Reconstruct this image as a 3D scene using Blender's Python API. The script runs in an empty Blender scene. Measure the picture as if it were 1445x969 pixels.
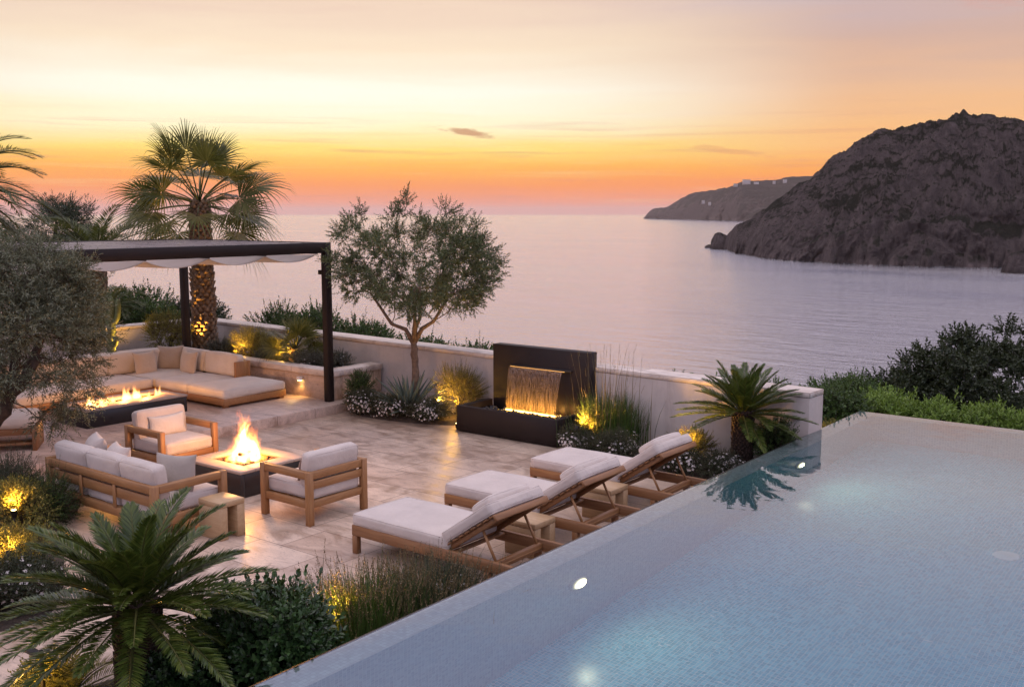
import bpy, math, random
import numpy as np
from mathutils import Vector, Matrix, Euler
PI = math.pi
SC = bpy.context.scene
COL = SC.collection
rng = np.random.default_rng(7)
random.seed(7)

# ------------------------------------------------------------------ colour
def lin(c):
    out = []
    for v in c:
        v = v / 255.0
        out.append(v / 12.92 if v <= 0.04045 else ((v + 0.055) / 1.055) ** 2.4)
    return tuple(out) + (1.0,)

# ------------------------------------------------------------------ materials
def new_mat(name):
    m = bpy.data.materials.new(name)
    m.use_nodes = True
    nt = m.node_tree
    return m, nt, nt.nodes['Principled BSDF']
def nd(nt, typ, **kw):
    n = nt.nodes.new(typ)
    for k, v in kw.items():
        if k.startswith('i_'):
            n.inputs[k[2:].replace('_', ' ')].default_value = v
        else:
            setattr(n, k, v)
    return n
def ln(nt, a, b): nt.links.new(a, b)
def coords(nt, scale=(1, 1, 1), loc=(0, 0, 0), rot=(0, 0, 0), attr=None):
    if attr:
        t = nd(nt, 'ShaderNodeAttribute', attribute_name=attr); o = t.outputs['Vector']
    else:
        t = nd(nt, 'ShaderNodeTexCoord'); o = t.outputs['Object']
    mp = nd(nt, 'ShaderNodeMapping')
    mp.inputs['Scale'].default_value = scale; mp.inputs['Location'].default_value = loc; mp.inputs['Rotation'].default_value = rot
    ln(nt, o, mp.inputs['Vector'])
    return mp.outputs['Vector']
def noise(nt, vec, scale, detail=4, rough=.55, dist=0.0):
    n = nd(nt, 'ShaderNodeTexNoise')
    n.inputs['Scale'].default_value = scale; n.inputs['Detail'].default_value = detail
    n.inputs['Roughness'].default_value = rough; n.inputs['Distortion'].default_value = dist
    if vec is not None: ln(nt, vec, n.inputs['Vector'])
    return n.outputs['Fac']
def ramp(nt, fac, stops, interp='LINEAR'):
    r = nd(nt, 'ShaderNodeValToRGB'); cr = r.color_ramp; cr.interpolation = interp
    while len(cr.elements) < len(stops): cr.elements.new(0.5)
    for e, (p, c) in zip(cr.elements, stops):
        e.position = p; e.color = tuple(c) if len(c) == 4 else tuple(c) + (1,)
    if fac is not None: ln(nt, fac, r.inputs['Fac'])
    return r.outputs['Color']
def mixc(nt, fac, a, b, mode='MIX'):
    m = nd(nt, 'ShaderNodeMix', data_type='RGBA', blend_type=mode)
    for s, v in ((m.inputs['Factor'], fac), (m.inputs['A'], a), (m.inputs['B'], b)):
        pass
    sock = [m.inputs[0], m.inputs[6], m.inputs[7]]
    for s, v in zip(sock, (fac, a, b)):
        if isinstance(v, (int, float)): s.default_value = v
        elif isinstance(v, tuple): s.default_value = v if len(v) == 4 else v + (1,)
        else: ln(nt, v, s)
    return m.outputs[2]
def math_(nt, op, a, b=0.0, c=None, clamp=False):
    m = nd(nt, 'ShaderNodeMath', operation=op, use_clamp=clamp)
    for i, v in enumerate((a, b) if c is None else (a, b, c)):
        if isinstance(v, (int, float)): m.inputs[i].default_value = v
        else: ln(nt, v, m.inputs[i])
    return m.outputs[0]
def mrange(nt, v, a, b, c=0.0, d=1.0, smooth=True):
    m = nd(nt, 'ShaderNodeMapRange'); m.interpolation_type = 'SMOOTHSTEP' if smooth else 'LINEAR'
    ln(nt, v, m.inputs['Value'])
    for k, x in zip(('From Min', 'From Max', 'To Min', 'To Max'), (a, b, c, d)): m.inputs[k].default_value = x
    return m.outputs['Result']
def bump(nt, bsdf, h, strength=.3, dist=.01):
    b = nd(nt, 'ShaderNodeBump'); b.inputs['Strength'].default_value = strength; b.inputs['Distance'].default_value = dist
    ln(nt, h, b.inputs['Height']); ln(nt, b.outputs['Normal'], bsdf.inputs['Normal'])
    return b

def mat_wood(name, c1, c2, c3, rough=.5):
    m, nt, b = new_mat(name)
    v = coords(nt, (1.3, 14, 14), attr='grain')
    n1 = noise(nt, v, 2.2, 6, .6, .6)
    v2 = coords(nt, (2.5, 90, 90), attr='grain')
    n2 = noise(nt, v2, 1.6, 3, .6)
    v3 = coords(nt, (.5, 2.5, 2.5), attr='grain')
    n3 = noise(nt, v3, 1.0, 2, .5)
    f = math_(nt, 'ADD', math_(nt, 'MULTIPLY', n1, .6), math_(nt, 'MULTIPLY', n2, .4))
    c = ramp(nt, f, [(.32, c1), (.5, c2), (.68, c3)])
    c = mixc(nt, math_(nt, 'MULTIPLY', n3, .55), c, tuple(x * .62 for x in c2[:3]) + (1,))
    ln(nt, c, b.inputs['Base Color'])
    b.inputs['Roughness'].default_value = rough
    bump(nt, b, f, .25, .002)
    return m
def mat_fabric(name, col, wr=.5, var=.1):
    m, nt, b = new_mat(name)
    v = coords(nt)
    n = noise(nt, v, 3.2, 4, .55, .3)
    w1 = nd(nt, 'ShaderNodeTexWave', wave_type='BANDS', bands_direction='X'); w1.inputs['Scale'].default_value = 160; w1.inputs['Distortion'].default_value = 1.2
    w2 = nd(nt, 'ShaderNodeTexWave', wave_type='BANDS', bands_direction='Y'); w2.inputs['Scale'].default_value = 160; w2.inputs['Distortion'].default_value = 1.2
    ln(nt, v, w1.inputs['Vector']); ln(nt, v, w2.inputs['Vector'])
    d = tuple(c * (1 - var * 1.6) for c in col[:3])
    c = ramp(nt, n, [(.3, d), (.7, col)])
    fine = noise(nt, v, 240, 2, .6)
    c = mixc(nt, math_(nt, 'MULTIPLY', fine, .22), c, tuple(x * .8 for x in col[:3]))
    ln(nt, c, b.inputs['Base Color'])
    b.inputs['Roughness'].default_value = .9
    b.inputs['Sheen Weight'].default_value = .25
    cr = noise(nt, coords(nt, (1, 1, 1)), 7.5, 3, .5, 2.2)
    h = math_(nt, 'ADD', math_(nt, 'ADD', math_(nt, 'MULTIPLY', n, 1.0), math_(nt, 'MULTIPLY', cr, .22)), math_(nt, 'MULTIPLY', math_(nt, 'ADD', w1.outputs['Fac'], w2.outputs['Fac']), .012))
    bump(nt, b, h, wr, .05)
    return m
def mat_plain(name, col, rough=.5, metal=0.0, var=.15, nscale=6, bmp=.0, spec=.5):
    m, nt, b = new_mat(name)
    v = coords(nt)
    n = noise(nt, v, nscale, 6, .6)
    c = ramp(nt, n, [(.3, tuple(x * (1 - var) for x in col[:3])), (.7, tuple(min(1, x * (1 + var)) for x in col[:3]))])
    ln(nt, c, b.inputs['Base Color'])
    r = mrange(nt, n, .2, .8, rough - .08, rough + .08)
    ln(nt, r, b.inputs['Roughness'])
    b.inputs['Metallic'].default_value = metal
    b.inputs['Specular IOR Level'].default_value = spec
    if bmp: bump(nt, b, n, bmp, .02)
    return m
def mat_leaf(name, stops, rough=.5, trans=.25, spec=.4):
    if name not in ('white_petal', 'yellow_petal', 'straw_stalk', 'agave_leaf', 'silver_olive_leaf'): stops = [(p, tuple(x * 1.4 for x in c)) for p, c in stops]
    m, nt, b = new_mat(name)
    g = nd(nt, 'ShaderNodeNewGeometry')
    n = noise(nt, coords(nt), 1.1, 3, .6)
    f = math_(nt, 'ADD', math_(nt, 'MULTIPLY', g.outputs['Random Per Island'], .6), math_(nt, 'MULTIPLY', n, .4))
    c = ramp(nt, f, stops)
    ln(nt, c, b.inputs['Base Color'])
    b.inputs['Roughness'].default_value = rough
    b.inputs['Specular IOR Level'].default_value = spec
    if trans:
        t = nd(nt, 'ShaderNodeBsdfTranslucent'); ln(nt, mixc(nt, .35, c, (.16, .16, .02)), t.inputs['Color'])
        ms = nd(nt, 'ShaderNodeMixShader'); ms.inputs[0].default_value = trans
        ln(nt, b.outputs[0], ms.inputs[1]); ln(nt, t.outputs[0], ms.inputs[2])
        ln(nt, ms.outputs[0], nt.nodes['Material Output'].inputs['Surface'])
    return m
def mat_emit(name, col, s):
    m, nt, b = new_mat(name)
    b.inputs['Base Color'].default_value = (.02, .02, .02, 1)
    b.inputs['Emission Color'].default_value = tuple(col) + (1,)
    b.inputs['Emission Strength'].default_value = s
    return m
def mat_stone(name, c1, c2, mortar, bw, bh, rough=.42, mort=.005, vein=1.0):
    m, nt, b = new_mat(name)
    v = coords(nt)
    vr = coords(nt, rot=(0, 0, 0))
    wob = nd(nt, 'ShaderNodeVectorMath', operation='ADD'); ln(nt, vr, wob.inputs[0]); 
    br = nd(nt, 'ShaderNodeTexBrick'); ln(nt, vr, br.inputs['Vector'])
    br.offset = .37; br.squash = 1.45; br.squash_frequency = 3; br.offset_frequency = 2
    for k, x in (('Scale', 1.0), ('Mortar Size', mort), ('Mortar Smooth', .3), ('Bias', 0.0), ('Brick Width', bw), ('Row Height', bh)): br.inputs[k].default_value = x
    br.inputs['Color1'].default_value = c1; br.inputs['Color2'].default_value = c2; br.inputs['Mortar'].default_value = mortar
    # cloudy travertine: large clouds, bands and pits
    n1 = noise(nt, coords(nt, (1.2, 2.6, 2)), 1.3, 8, .68, 1.2)
    n2 = noise(nt, coords(nt, (2.2, 6, 5)), 2.4, 8, .74, 2.2)
    n3 = noise(nt, v, 38, 4, .7)
    c = mixc(nt, .9, br.outputs['Color'], ramp(nt, n1, [(.36, (.60, .52, .46)), (.5, (.93, .90, .88)), (.64, (1.16, 1.13, 1.1))]), 'MULTIPLY')
    c = mixc(nt, mrange(nt, n2, .55, .66, 0, .75 * vein), c, (.27, .20, .165), 'MIX')
    c = mixc(nt, mrange(nt, n3, .57, .66, 0, .45 * vein), c, (.2, .16, .14), 'MIX')
    ln(nt, c, b.inputs['Base Color'])
    r = math_(nt, 'ADD', mrange(nt, n1, .25, .75, rough - .12, rough + .14), math_(nt, 'MULTIPLY', br.outputs['Fac'], .3))
    ln(nt, r, b.inputs['Roughness'])
    b.inputs['Specular IOR Level'].default_value = .55
    h = math_(nt, 'SUBTRACT', math_(nt, 'MULTIPLY', n3, .25), math_(nt, 'MULTIPLY', br.outputs['Fac'], 1.0))
    h = math_(nt, 'ADD', h, math_(nt, 'MULTIPLY', n2, .3))
    bump(nt, b, h, .35, .006)
    return m
def mat_mosaic(name, cols, t=.05, rough=.25, joint=(.74, .78, .80)):
    m, nt, b = new_mat(name)
    g = nd(nt, 'ShaderNodeNewGeometry')
    tc = nd(nt, 'ShaderNodeTexCoord')
    # pick the two in-plane axes from the object-space normal so that walls and floor both get square tiles
    sp = nd(nt, 'ShaderNodeSeparateXYZ'); ln(nt, tc.outputs['Object'], sp.inputs[0])
    sn = nd(nt, 'ShaderNodeSeparateXYZ'); ln(nt, tc.outputs['Normal'], sn.inputs[0])
    ax = math_(nt, 'GREATER_THAN', math_(nt, 'ABSOLUTE', sn.outputs['X']), .5)
    ay = math_(nt, 'GREATER_THAN', math_(nt, 'ABSOLUTE', sn.outputs['Y']), .5)
    u = nd(nt, 'ShaderNodeMix'); ln(nt, ax, u.inputs[0]); ln(nt, sp.outputs['X'], u.inputs[2]); ln(nt, sp.outputs['Y'], u.inputs[3])
    side = math_(nt, 'MAXIMUM', ax, ay)
    w = nd(nt, 'ShaderNodeMix'); ln(nt, side, w.inputs[0]); ln(nt, sp.outputs['Y'], w.inputs[2]); ln(nt, sp.outputs['Z'], w.inputs[3])
    cb = nd(nt, 'ShaderNodeCombineXYZ'); ln(nt, u.outputs[0], cb.inputs[0]); ln(nt, w.outputs[0], cb.inputs[1])
    br = nd(nt, 'ShaderNodeTexBrick'); br.offset = 0.0; br.squash = 1.0; ln(nt, cb.outputs[0], br.inputs['Vector'])
    for k, x in (('Scale', 1.0), ('Mortar Size', t * .06), ('Mortar Smooth', .2), ('Bias', 0.0), ('Brick Width', t), ('Row Height', t)): br.inputs[k].default_value = x
    br.inputs['Color1'].default_value = (0, 0, 0, 1); br.inputs['Color2'].default_value = (1, 1, 1, 1); br.inputs['Mortar'].default_value = (.5, .5, .5, 1)
    c = ramp(nt, br.outputs['Color'], cols)
    c = mixc(nt, br.outputs['Fac'], c, joint)
    n = noise(nt, tc.outputs['Object'], .8, 3, .6)
    c = mixc(nt, math_(nt, 'MULTIPLY', n, .2), c, tuple(x * .8 for x in cols[1][1][:3]))
    ln(nt, c, b.inputs['Base Color'])
    b.inputs['Roughness'].default_value = rough
    bump(nt, b, math_(nt, 'SUBTRACT', 1.0, br.outputs['Fac']), .3, .003)
    return m

# ------------------------------------------------------------------ geometry collector (numpy)
class Geo:
    def __init__(s): s.v = []; s.f = []; s.g = []; s.n = 0
    def add(s, V, Fs, grain=None):
        V = np.asarray(V, float).reshape(-1, 3)
        for F in Fs:
            F = np.asarray(F, int)
            if F.size: s.f.append(F + s.n)
        s.v.append(V); s.n += len(V)
        s.g.append(np.asarray(grain, float).reshape(-1, 3) if grain is not None else V.copy())
    def merge(s, o, M=None):
        V = np.concatenate(o.v)
        if M is not None:
            M = np.array(M); V = V @ M[:3, :3].T + M[:3, 3]
        for F in o.f: s.f.append(F + s.n)
        s.v.append(V); s.g.append(np.concatenate(o.g)); s.n += len(V)
    def xf(s, M):
        M = np.array(M); s.v = [V @ M[:3, :3].T + M[:3, 3] for V in s.v]; return s
    def build(s, name, mat, parent=None, smooth=False, angle=None, grain=False):
        V = np.concatenate(s.v); me = bpy.data.meshes.new(name)
        me.vertices.add(len(V)); me.vertices.foreach_set('co', V.astype(np.float32).ravel())
        li = np.concatenate([F.ravel() for F in s.f]); tot = np.concatenate([np.full(len(F), F.shape[1]) for F in s.f])
        st = np.concatenate([[0], np.cumsum(tot)[:-1]])
        me.loops.add(len(li)); me.loops.foreach_set('vertex_index', li.astype(np.int32))
        me.polygons.add(len(tot)); me.polygons.foreach_set('loop_start', st.astype(np.int32))
        try: me.polygons.foreach_set('loop_total', tot.astype(np.int32))
        except Exception: pass
        me.update(calc_edges=True)
        if grain:
            a = me.attributes.new('grain', 'FLOAT_VECTOR', 'POINT')
            a.data.foreach_set('vector', np.concatenate(s.g).astype(np.float32).ravel())
        if smooth or angle:
            me.polygons.foreach_set('use_smooth', np.ones(len(tot), bool))
            if angle: me.set_sharp_from_angle(angle=math.radians(angle))
        me.validate(); me.update()
        me.materials.append(mat)
        o = bpy.data.objects.new(name, me); COL.objects.link(o)
        if parent: o.parent = parent
        return o

def tag(o, label, cat, group=None):
    o['label'] = label; o['category'] = cat
    if group: o['group'] = group
    return o
def thing(name, label, cat, loc=(0, 0, 0), rz=0.0, group=None):
    o = bpy.data.objects.new(name, None); COL.objects.link(o); o.empty_display_size = .1
    o.location = loc; o.rotation_euler = (0, 0, rz)
    return tag(o, label, cat, group)
def struct(o, kind='structure'): o['kind'] = kind; return o
def dup(root, loc, rz, label, group=None):
    r = root.copy(); COL.objects.link(r); r.location = loc; r.rotation_euler = (0, 0, rz); r['label'] = label
    if group: r['group'] = group
    for ch in list(root.children):
        if ch.type == 'LIGHT': c = ch.copy(); COL.objects.link(c); c.parent = r; continue
        c = ch.copy(); COL.objects.link(c); c.parent = r
        for g in list(ch.children):
            d = g.copy(); COL.objects.link(d); d.parent = c
    return r

# chamfered box -------------------------------------------------
_S = [(sx, sy, sz) for sx in (-1, 1) for sy in (-1, 1) for sz in (-1, 1)]
def _cb_topology():
    idx = {}
    for i, s in enumerate(_S):
        for a in range(3): idx[(s, a)] = i * 3 + a
    quads, tris = [], []
    P = np.array([[s[k] * (1.0 if k == a else .8) for k in range(3)] for s in _S for a in range(3)])
    def orient(f):
        p = P[f]; n = np.cross(p[1] - p[0], p[2] - p[0])
        return f if n @ p.mean(0) > 0 else f[::-1]
    for a in range(3):
        b, c = [(1, 2), (0, 2), (0, 1)][a]
        for s in (-1, 1):
            f = []
            for tb, tc in ((-1, -1), (1, -1), (1, 1), (-1, 1)):
                q = [0, 0, 0]; q[a] = s; q[b] = tb; q[c] = tc; f.append(idx[(tuple(q), a)])
            quads.append(orient(f))
    for a in range(3):
        b, c = [(1, 2), (0, 2), (0, 1)][a]
        for tb in (-1, 1):
            for tc in (-1, 1):
                q0 = [0, 0, 0]; q1 = [0, 0, 0]
                q0[a] = -1; q1[a] = 1; q0[b] = q1[b] = tb; q0[c] = q1[c] = tc
                q0, q1 = tuple(q0), tuple(q1)
                quads.append(orient([idx[(q0, b)], idx[(q1, b)], idx[(q1, c)], idx[(q0, c)]]))
    for s in _S: tris.append(orient([idx[(s, 0)], idx[(s, 1)], idx[(s, 2)]]))
    return np.array(quads), np.array(tris)
_CQ, _CT = _cb_topology()
def box(g, c, d, ch=.004, R=None):
    """chamfered box: centre c, dims d, optional 3x3 rotation R; grain runs along the longest side"""
    h = np.array(d, float) / 2; ch = min(ch, h.min() * .45)
    V = np.array([[s[k] * (h[k] if k == a else h[k] - ch) for k in range(3)] for s in _S for a in range(3)])
    o = np.argsort(-h); gr = V[:, o] + rng.uniform(-20, 20, 3)
    if R is not None: V = V @ np.array(R).T
    g.add(V + np.array(c, float), [_CQ, _CT], gr)
def span(g, x0, x1, y0, y1, z0, z1, ch=.004):
    box(g, ((x0 + x1) / 2, (y0 + y1) / 2, (z0 + z1) / 2), (x1 - x0, y1 - y0, z1 - z0), ch)
def bar(g, p0, p1, w, h, up=(0, 0, 1), ch=.004):
    p0 = np.array(p0, float); p1 = np.array(p1, float); x = p1 - p0; L = np.linalg.norm(x); x /= L
    y = np.cross(up, x); y /= np.linalg.norm(y); z = np.cross(x, y)
    box(g, (p0 + p1) / 2, (L, w, h), ch, np.stack([x, y, z], 1))
def tube(g, pts, rad, n=8, cap=True):
    pts = np.asarray(pts, float); m = len(pts); rad = np.broadcast_to(np.asarray(rad, float), (m,))
    T = np.gradient(pts, axis=0); T /= np.linalg.norm(T, axis=1)[:, None] + 1e-9
    a = np.array([0, 0, 1.0]) if abs(T[0, 2]) < .9 else np.array([1.0, 0, 0])
    u = np.cross(T[0], a); u /= np.linalg.norm(u); V = []
    ang = np.arange(n) / n * 2 * PI
    for i in range(m):
        u = u - T[i] * (u @ T[i]); u /= np.linalg.norm(u) + 1e-9; w = np.cross(T[i], u)
        V.append(pts[i] + rad[i] * (np.cos(ang)[:, None] * u + np.sin(ang)[:, None] * w))
    i = np.arange(m - 1)[:, None] * n; j = np.arange(n)[None]; k = (j + 1) % n
    F = np.stack([i + j, i + k, i + n + k, i + n + j], -1).reshape(-1, 4)
    L = np.concatenate([[0], np.cumsum(np.linalg.norm(np.diff(pts, axis=0), axis=1))])
    gr = np.stack([np.repeat(L, n), np.tile(np.cos(ang), m) * .05, np.tile(np.sin(ang), m) * .05], 1)
    V = np.concatenate(V); fs = [F]
    if cap: fs += [np.arange(n)[::-1][None], ((m - 1) * n + np.arange(n))[None]]
    g.add(V, fs, gr)
def lathe(g, prof, n=24, c=(0, 0, 0), capb=True, capt=True):
    prof = np.asarray(prof, float); m = len(prof); ang = np.arange(n) / n * 2 * PI
    V = np.stack([np.outer(prof[:, 0], np.cos(ang)), np.outer(prof[:, 0], np.sin(ang)), np.repeat(prof[:, 1][:, None], n, 1)], -1).reshape(-1, 3)
    i = np.arange(m - 1)[:, None] * n; j = np.arange(n)[None]; k = (j + 1) % n
    fs = [np.stack([i + j, i + k, i + n + k, i + n + j], -1).reshape(-1, 4)]
    if capb: fs.append(np.arange(n)[::-1][None])
    if capt: fs.append(((m - 1) * n + np.arange(n))[None])
    g.add(V + np.array(c), fs)
def _cube_grid(n):
    t = np.linspace(-1, 1, n); t = np.sign(t) * np.abs(t) ** .75
    V, F = [], []; off = 0
    for a in range(3):
        for s in (-1, 1):
            A, B = np.meshgrid(t, t, indexing='ij'); q = np.zeros((n, n, 3))
            b, c = [(1, 2), (2, 0), (0, 1)][a]
            q[..., a] = s; q[..., b] = A; q[..., c] = B
            i, j = np.meshgrid(np.arange(n - 1), np.arange(n - 1), indexing='ij'); k = off + i * n + j
            f = np.stack([k, k + n, k + n + 1, k + 1], -1).reshape(-1, 4)
            F.append(f if s > 0 else f[:, ::-1]); V.append(q.reshape(-1, 3)); off += n * n
    V = np.concatenate(V); F = np.concatenate(F)
    key = np.round(V * 1e5).astype(int); _, first, inv = np.unique(key, axis=0, return_index=True, return_inverse=True)
    return V[first], inv.ravel()[F]
_CG = _cube_grid(15)
def cushion(g, c, d, r=.045, puff=.02, R=None, seed=0, sag=0.0):
    """upholstered block: rounded edges, crowned faces, slightly uneven; thin axis is z before R"""
    P, F = _CG; h = np.array(d, float) / 2; r = min(r, h.min() * .95)
    q = np.clip(P * h, -(h - r), h - r); e = P * h - q; nn = np.linalg.norm(e, axis=1)[:, None]
    V = q + r * e / np.maximum(nn, 1e-9)
    u, v = P[:, 0], P[:, 1]
    V[:, 2] += puff * (1 - u ** 2) ** .7 * (1 - v ** 2) ** .7 * P[:, 2]
    V[:, 0] += puff * .45 * (1 - v ** 2) * (1 - P[:, 2] ** 2) * np.sign(u) * (np.abs(u) > .97)
    V[:, 1] += puff * .45 * (1 - u ** 2) * (1 - P[:, 2] ** 2) * np.sign(v) * (np.abs(v) > .97)
    ra = np.random.default_rng(seed + 11); ph = ra.uniform(0, 6, 6); am = h.min()
    V[:, 2] += am * .045 * np.sin(3.1 * u + ph[0]) * np.sin(2.6 * v + ph[1]) * P[:, 2]
    V[:, 2] += am * .03 * np.sin(6.3 * u + 2 * v + ph[2]) * P[:, 2]
    V[:, 0] += am * .03 * np.sin(4 * v + ph[3]); V[:, 1] += am * .03 * np.sin(4 * u + ph[4])
    if sag: V[:, 2] -= sag * (1 - u ** 2) * (1 - v ** 2) * (P[:, 2] > 0)
    if R is not None: V = V @ np.array(R).T
    g.add(V + np.array(c, float), [F])
def pillow(g, w, h, t, seed=0):
    """throw pillow standing in the xz plane, thickness along y, centred at the origin"""
    P, F = _CG; u, v = P[:, 0], P[:, 1]
    ra = np.random.default_rng(seed + 3); ph = ra.uniform(0, 6, 4)
    edge = np.clip((1 - np.abs(u) ** 2.6) * (1 - np.abs(v) ** 2.6), 0, 1) ** .55
    T = t / 2 * (.07 + .93 * edge) * (1 + .10 * np.sin(3 * u + ph[0]) * np.sin(3 * v + ph[1]))
    pin = 1 - .055 * (1 - u ** 2) * np.abs(v) ** 3; pin2 = 1 - .055 * (1 - v ** 2) * np.abs(u) ** 3
    V = np.stack([u * w / 2 * pin2, P[:, 2] * T, v * h / 2 * pin], 1)
    V[:, 0] += .012 * np.sin(3 * v + ph[2]); V[:, 2] -= .04 * h * (1 - u ** 2) * (v > .2) * v
    g.add(V, [F[:, ::-1]])
def cpart(name, mat, parent, c, d, r=.045, puff=.02, R=None, seed=0):
    """a cushion with its corded seams"""
    q = Geo(); cushion(q, c, d, r, puff, R, seed); o = q.build(name, M[mat], parent, smooth=True)
    h = np.array(d, float) / 2; r = min(r, h.min() * .95); a = h[0] - .29 * r; b = h[1] - .29 * r; k = .71 * r; g = Geo()
    for sz in (-1, 1):
        P = []
        for cx_, cy_, a0 in ((a - k, b - k, 0), (-a + k, b - k, PI / 2), (-a + k, -b + k, PI), (a - k, -b + k, 1.5 * PI)):
            for t in np.linspace(0, PI / 2, 5): P.append((cx_ + k * math.cos(a0 + t), cy_ + k * math.sin(a0 + t), sz * (h[2] - .29 * r)))
        P.append(P[0]); Q = []
        for i in range(len(P) - 1):
            for t in np.linspace(0, 1, 6 if np.linalg.norm(np.subtract(P[i], P[i + 1])) > .1 else 2)[:-1]: Q.append(np.array(P[i]) * (1 - t) + np.array(P[i + 1]) * t)
        Q.append(np.array(P[0])); tube(g, Q, .0055, 6, cap=False)
    V = np.concatenate(g.v); am = h.min(); ra = np.random.default_rng(seed + 11); ph = ra.uniform(0, 6, 6); u = V[:, 0] / h[0]; v = V[:, 1] / h[1]; sg = np.sign(V[:, 2])
    V[:, 2] += am * .045 * np.sin(3.1 * u + ph[0]) * np.sin(2.6 * v + ph[1]) * sg + am * .03 * np.sin(6.3 * u + 2 * v + ph[2]) * sg
    if R is not None: V = V @ np.array(R).T
    g.v = [V + np.array(c, float)]; g.g = [g.v[0]]
    g.build('piping', M[mat], o, smooth=True)
    return o
def rotm(x=0, y=0, z=0): return np.array(Euler((x, y, z), 'XYZ').to_matrix())
def tmat(loc, R=None):
    M = np.eye(4); M[:3, 3] = loc
    if R is not None: M[:3, :3] = R
    return M

# smooth value noise -------------------------------------------
_TAB = np.random.default_rng(99).random((256, 256))
def vnoise(x, y):
    xi = np.floor(x).astype(int); yi = np.floor(y).astype(int); fx = x - xi; fy = y - yi
    fx = fx * fx * (3 - 2 * fx); fy = fy * fy * (3 - 2 * fy)
    a = _TAB[xi % 256, yi % 256]; b = _TAB[(xi + 1) % 256, yi % 256]; c = _TAB[xi % 256, (yi + 1) % 256]; d = _TAB[(xi + 1) % 256, (yi + 1) % 256]
    return (a * (1 - fx) + b * fx) * (1 - fy) + (c * (1 - fx) + d * fx) * fy
def fbm(x, y, o=5, gain=.5, ridged=False):
    s = 0; a = 1; t = 0
    for k in range(o):
        n = vnoise(x * 2 ** k + 17.3 * k, y * 2 ** k + 9.1 * k)
        if ridged: n = 1 - np.abs(2 * n - 1)
        s = s + a * n; t += a; a *= gain
    return s / t
def grid_faces(m, n):
    i, j = np.meshgrid(np.arange(m - 1), np.arange(n - 1), indexing='ij'); k = i * n + j
    return np.stack([k, k + n, k + n + 1, k + 1], -1).reshape(-1, 4)
# ================================================================== camera, sky, sun
H = 3.5; YAW = math.radians(37.624); PITCH = math.radians(7.3236)
cd = bpy.data.cameras.new('camera'); cam = bpy.data.objects.new('camera', cd); COL.objects.link(cam)
cam.location = (0, 0, H); cam.rotation_euler = (PI / 2 - PITCH, 0, YAW)
cd.sensor_width = 36; cd.lens = 36 * 1420 / 1445; cd.clip_start = .1; cd.clip_end = 200000
SC.camera = cam
SUN = np.array([-.752, .659])                       # horizontal direction of the set sun
SUN_EL = math.radians(5)
w = bpy.data.worlds.new('World'); SC.world = w; w.use_nodes = True
nt = w.node_tree; bg = nt.nodes['Background']
tc = nd(nt, 'ShaderNodeTexCoord'); sp = nd(nt, 'ShaderNodeSeparateXYZ'); ln(nt, tc.outputs['Generated'], sp.inputs[0])
z = sp.outputs['Z']
flat = nd(nt, 'ShaderNodeCombineXYZ'); ln(nt, sp.outputs['X'], flat.inputs[0]); ln(nt, sp.outputs['Y'], flat.inputs[1])
nrm = nd(nt, 'ShaderNodeVectorMath', operation='NORMALIZE'); ln(nt, flat.outputs[0], nrm.inputs[0])
dt = nd(nt, 'ShaderNodeVectorMath', operation='DOT_PRODUCT'); ln(nt, nrm.outputs[0], dt.inputs[0]); dt.inputs[1].default_value = (SUN[0], SUN[1], 0)
az = dt.outputs['Value']
# a little wobble so that the bands of colour are not ruled lines
vm = nd(nt, 'ShaderNodeMapping'); vm.inputs['Scale'].default_value = (2.2, 2.2, 26); ln(nt, tc.outputs['Generated'], vm.inputs['Vector'])
wn = noise(nt, vm.outputs[0], 1.6, 5, .55, .4)
zz = math_(nt, 'ADD', z, math_(nt, 'MULTIPLY', math_(nt, 'SUBTRACT', wn, .5), math_(nt, 'MULTIPLY', z, .34)))
S_UP = [(.30, lin((214, 204, 232))), (.40, lin((180, 186, 232))), (.52, lin((190, 190, 228))), (.70, lin((222, 212, 222))), (1.0, lin((216, 208, 226)))]
rA = ramp(nt, zz, [(0, lin((226, 148, 126))), (.012, lin((246, 146, 104))), (.028, lin((255, 152, 70))), (.045, lin((255, 182, 72))), (.062, lin((255, 224, 118))), (.084, lin((255, 247, 205))), (.112, lin((255, 253, 236))), (.155, lin((249, 228, 200))), (.21, lin((232, 202, 184))), (.25, lin((230, 208, 208)))] + S_UP)
rB = ramp(nt, zz, [(0, lin((214, 140, 124))), (.012, lin((240, 138, 98))), (.028, lin((254, 150, 70))), (.045, lin((255, 170, 76))), (.064, lin((250, 188, 118))), (.112, lin((234, 186, 146))), (.16, lin((208, 174, 160))), (.205, lin((196, 178, 184))), (.25, lin((224, 208, 218)))] + S_UP)
rC = ramp(nt, zz, [(0, lin((150, 140, 165))), (.1, lin((180, 160, 178))), (.22, lin((196, 184, 204)))] + S_UP)
c = mixc(nt, mrange(nt, az, .86, 1.0), rB, rA)
c = mixc(nt, mrange(nt, az, -.3, .70), rC, c)
hi = mrange(nt, z, .28, .55, 1.06, 1.62)
hs = nd(nt, 'ShaderNodeVectorMath', operation='SCALE'); ln(nt, c, hs.inputs[0]); ln(nt, hi, hs.inputs['Scale']); c = hs.outputs[0]
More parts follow.
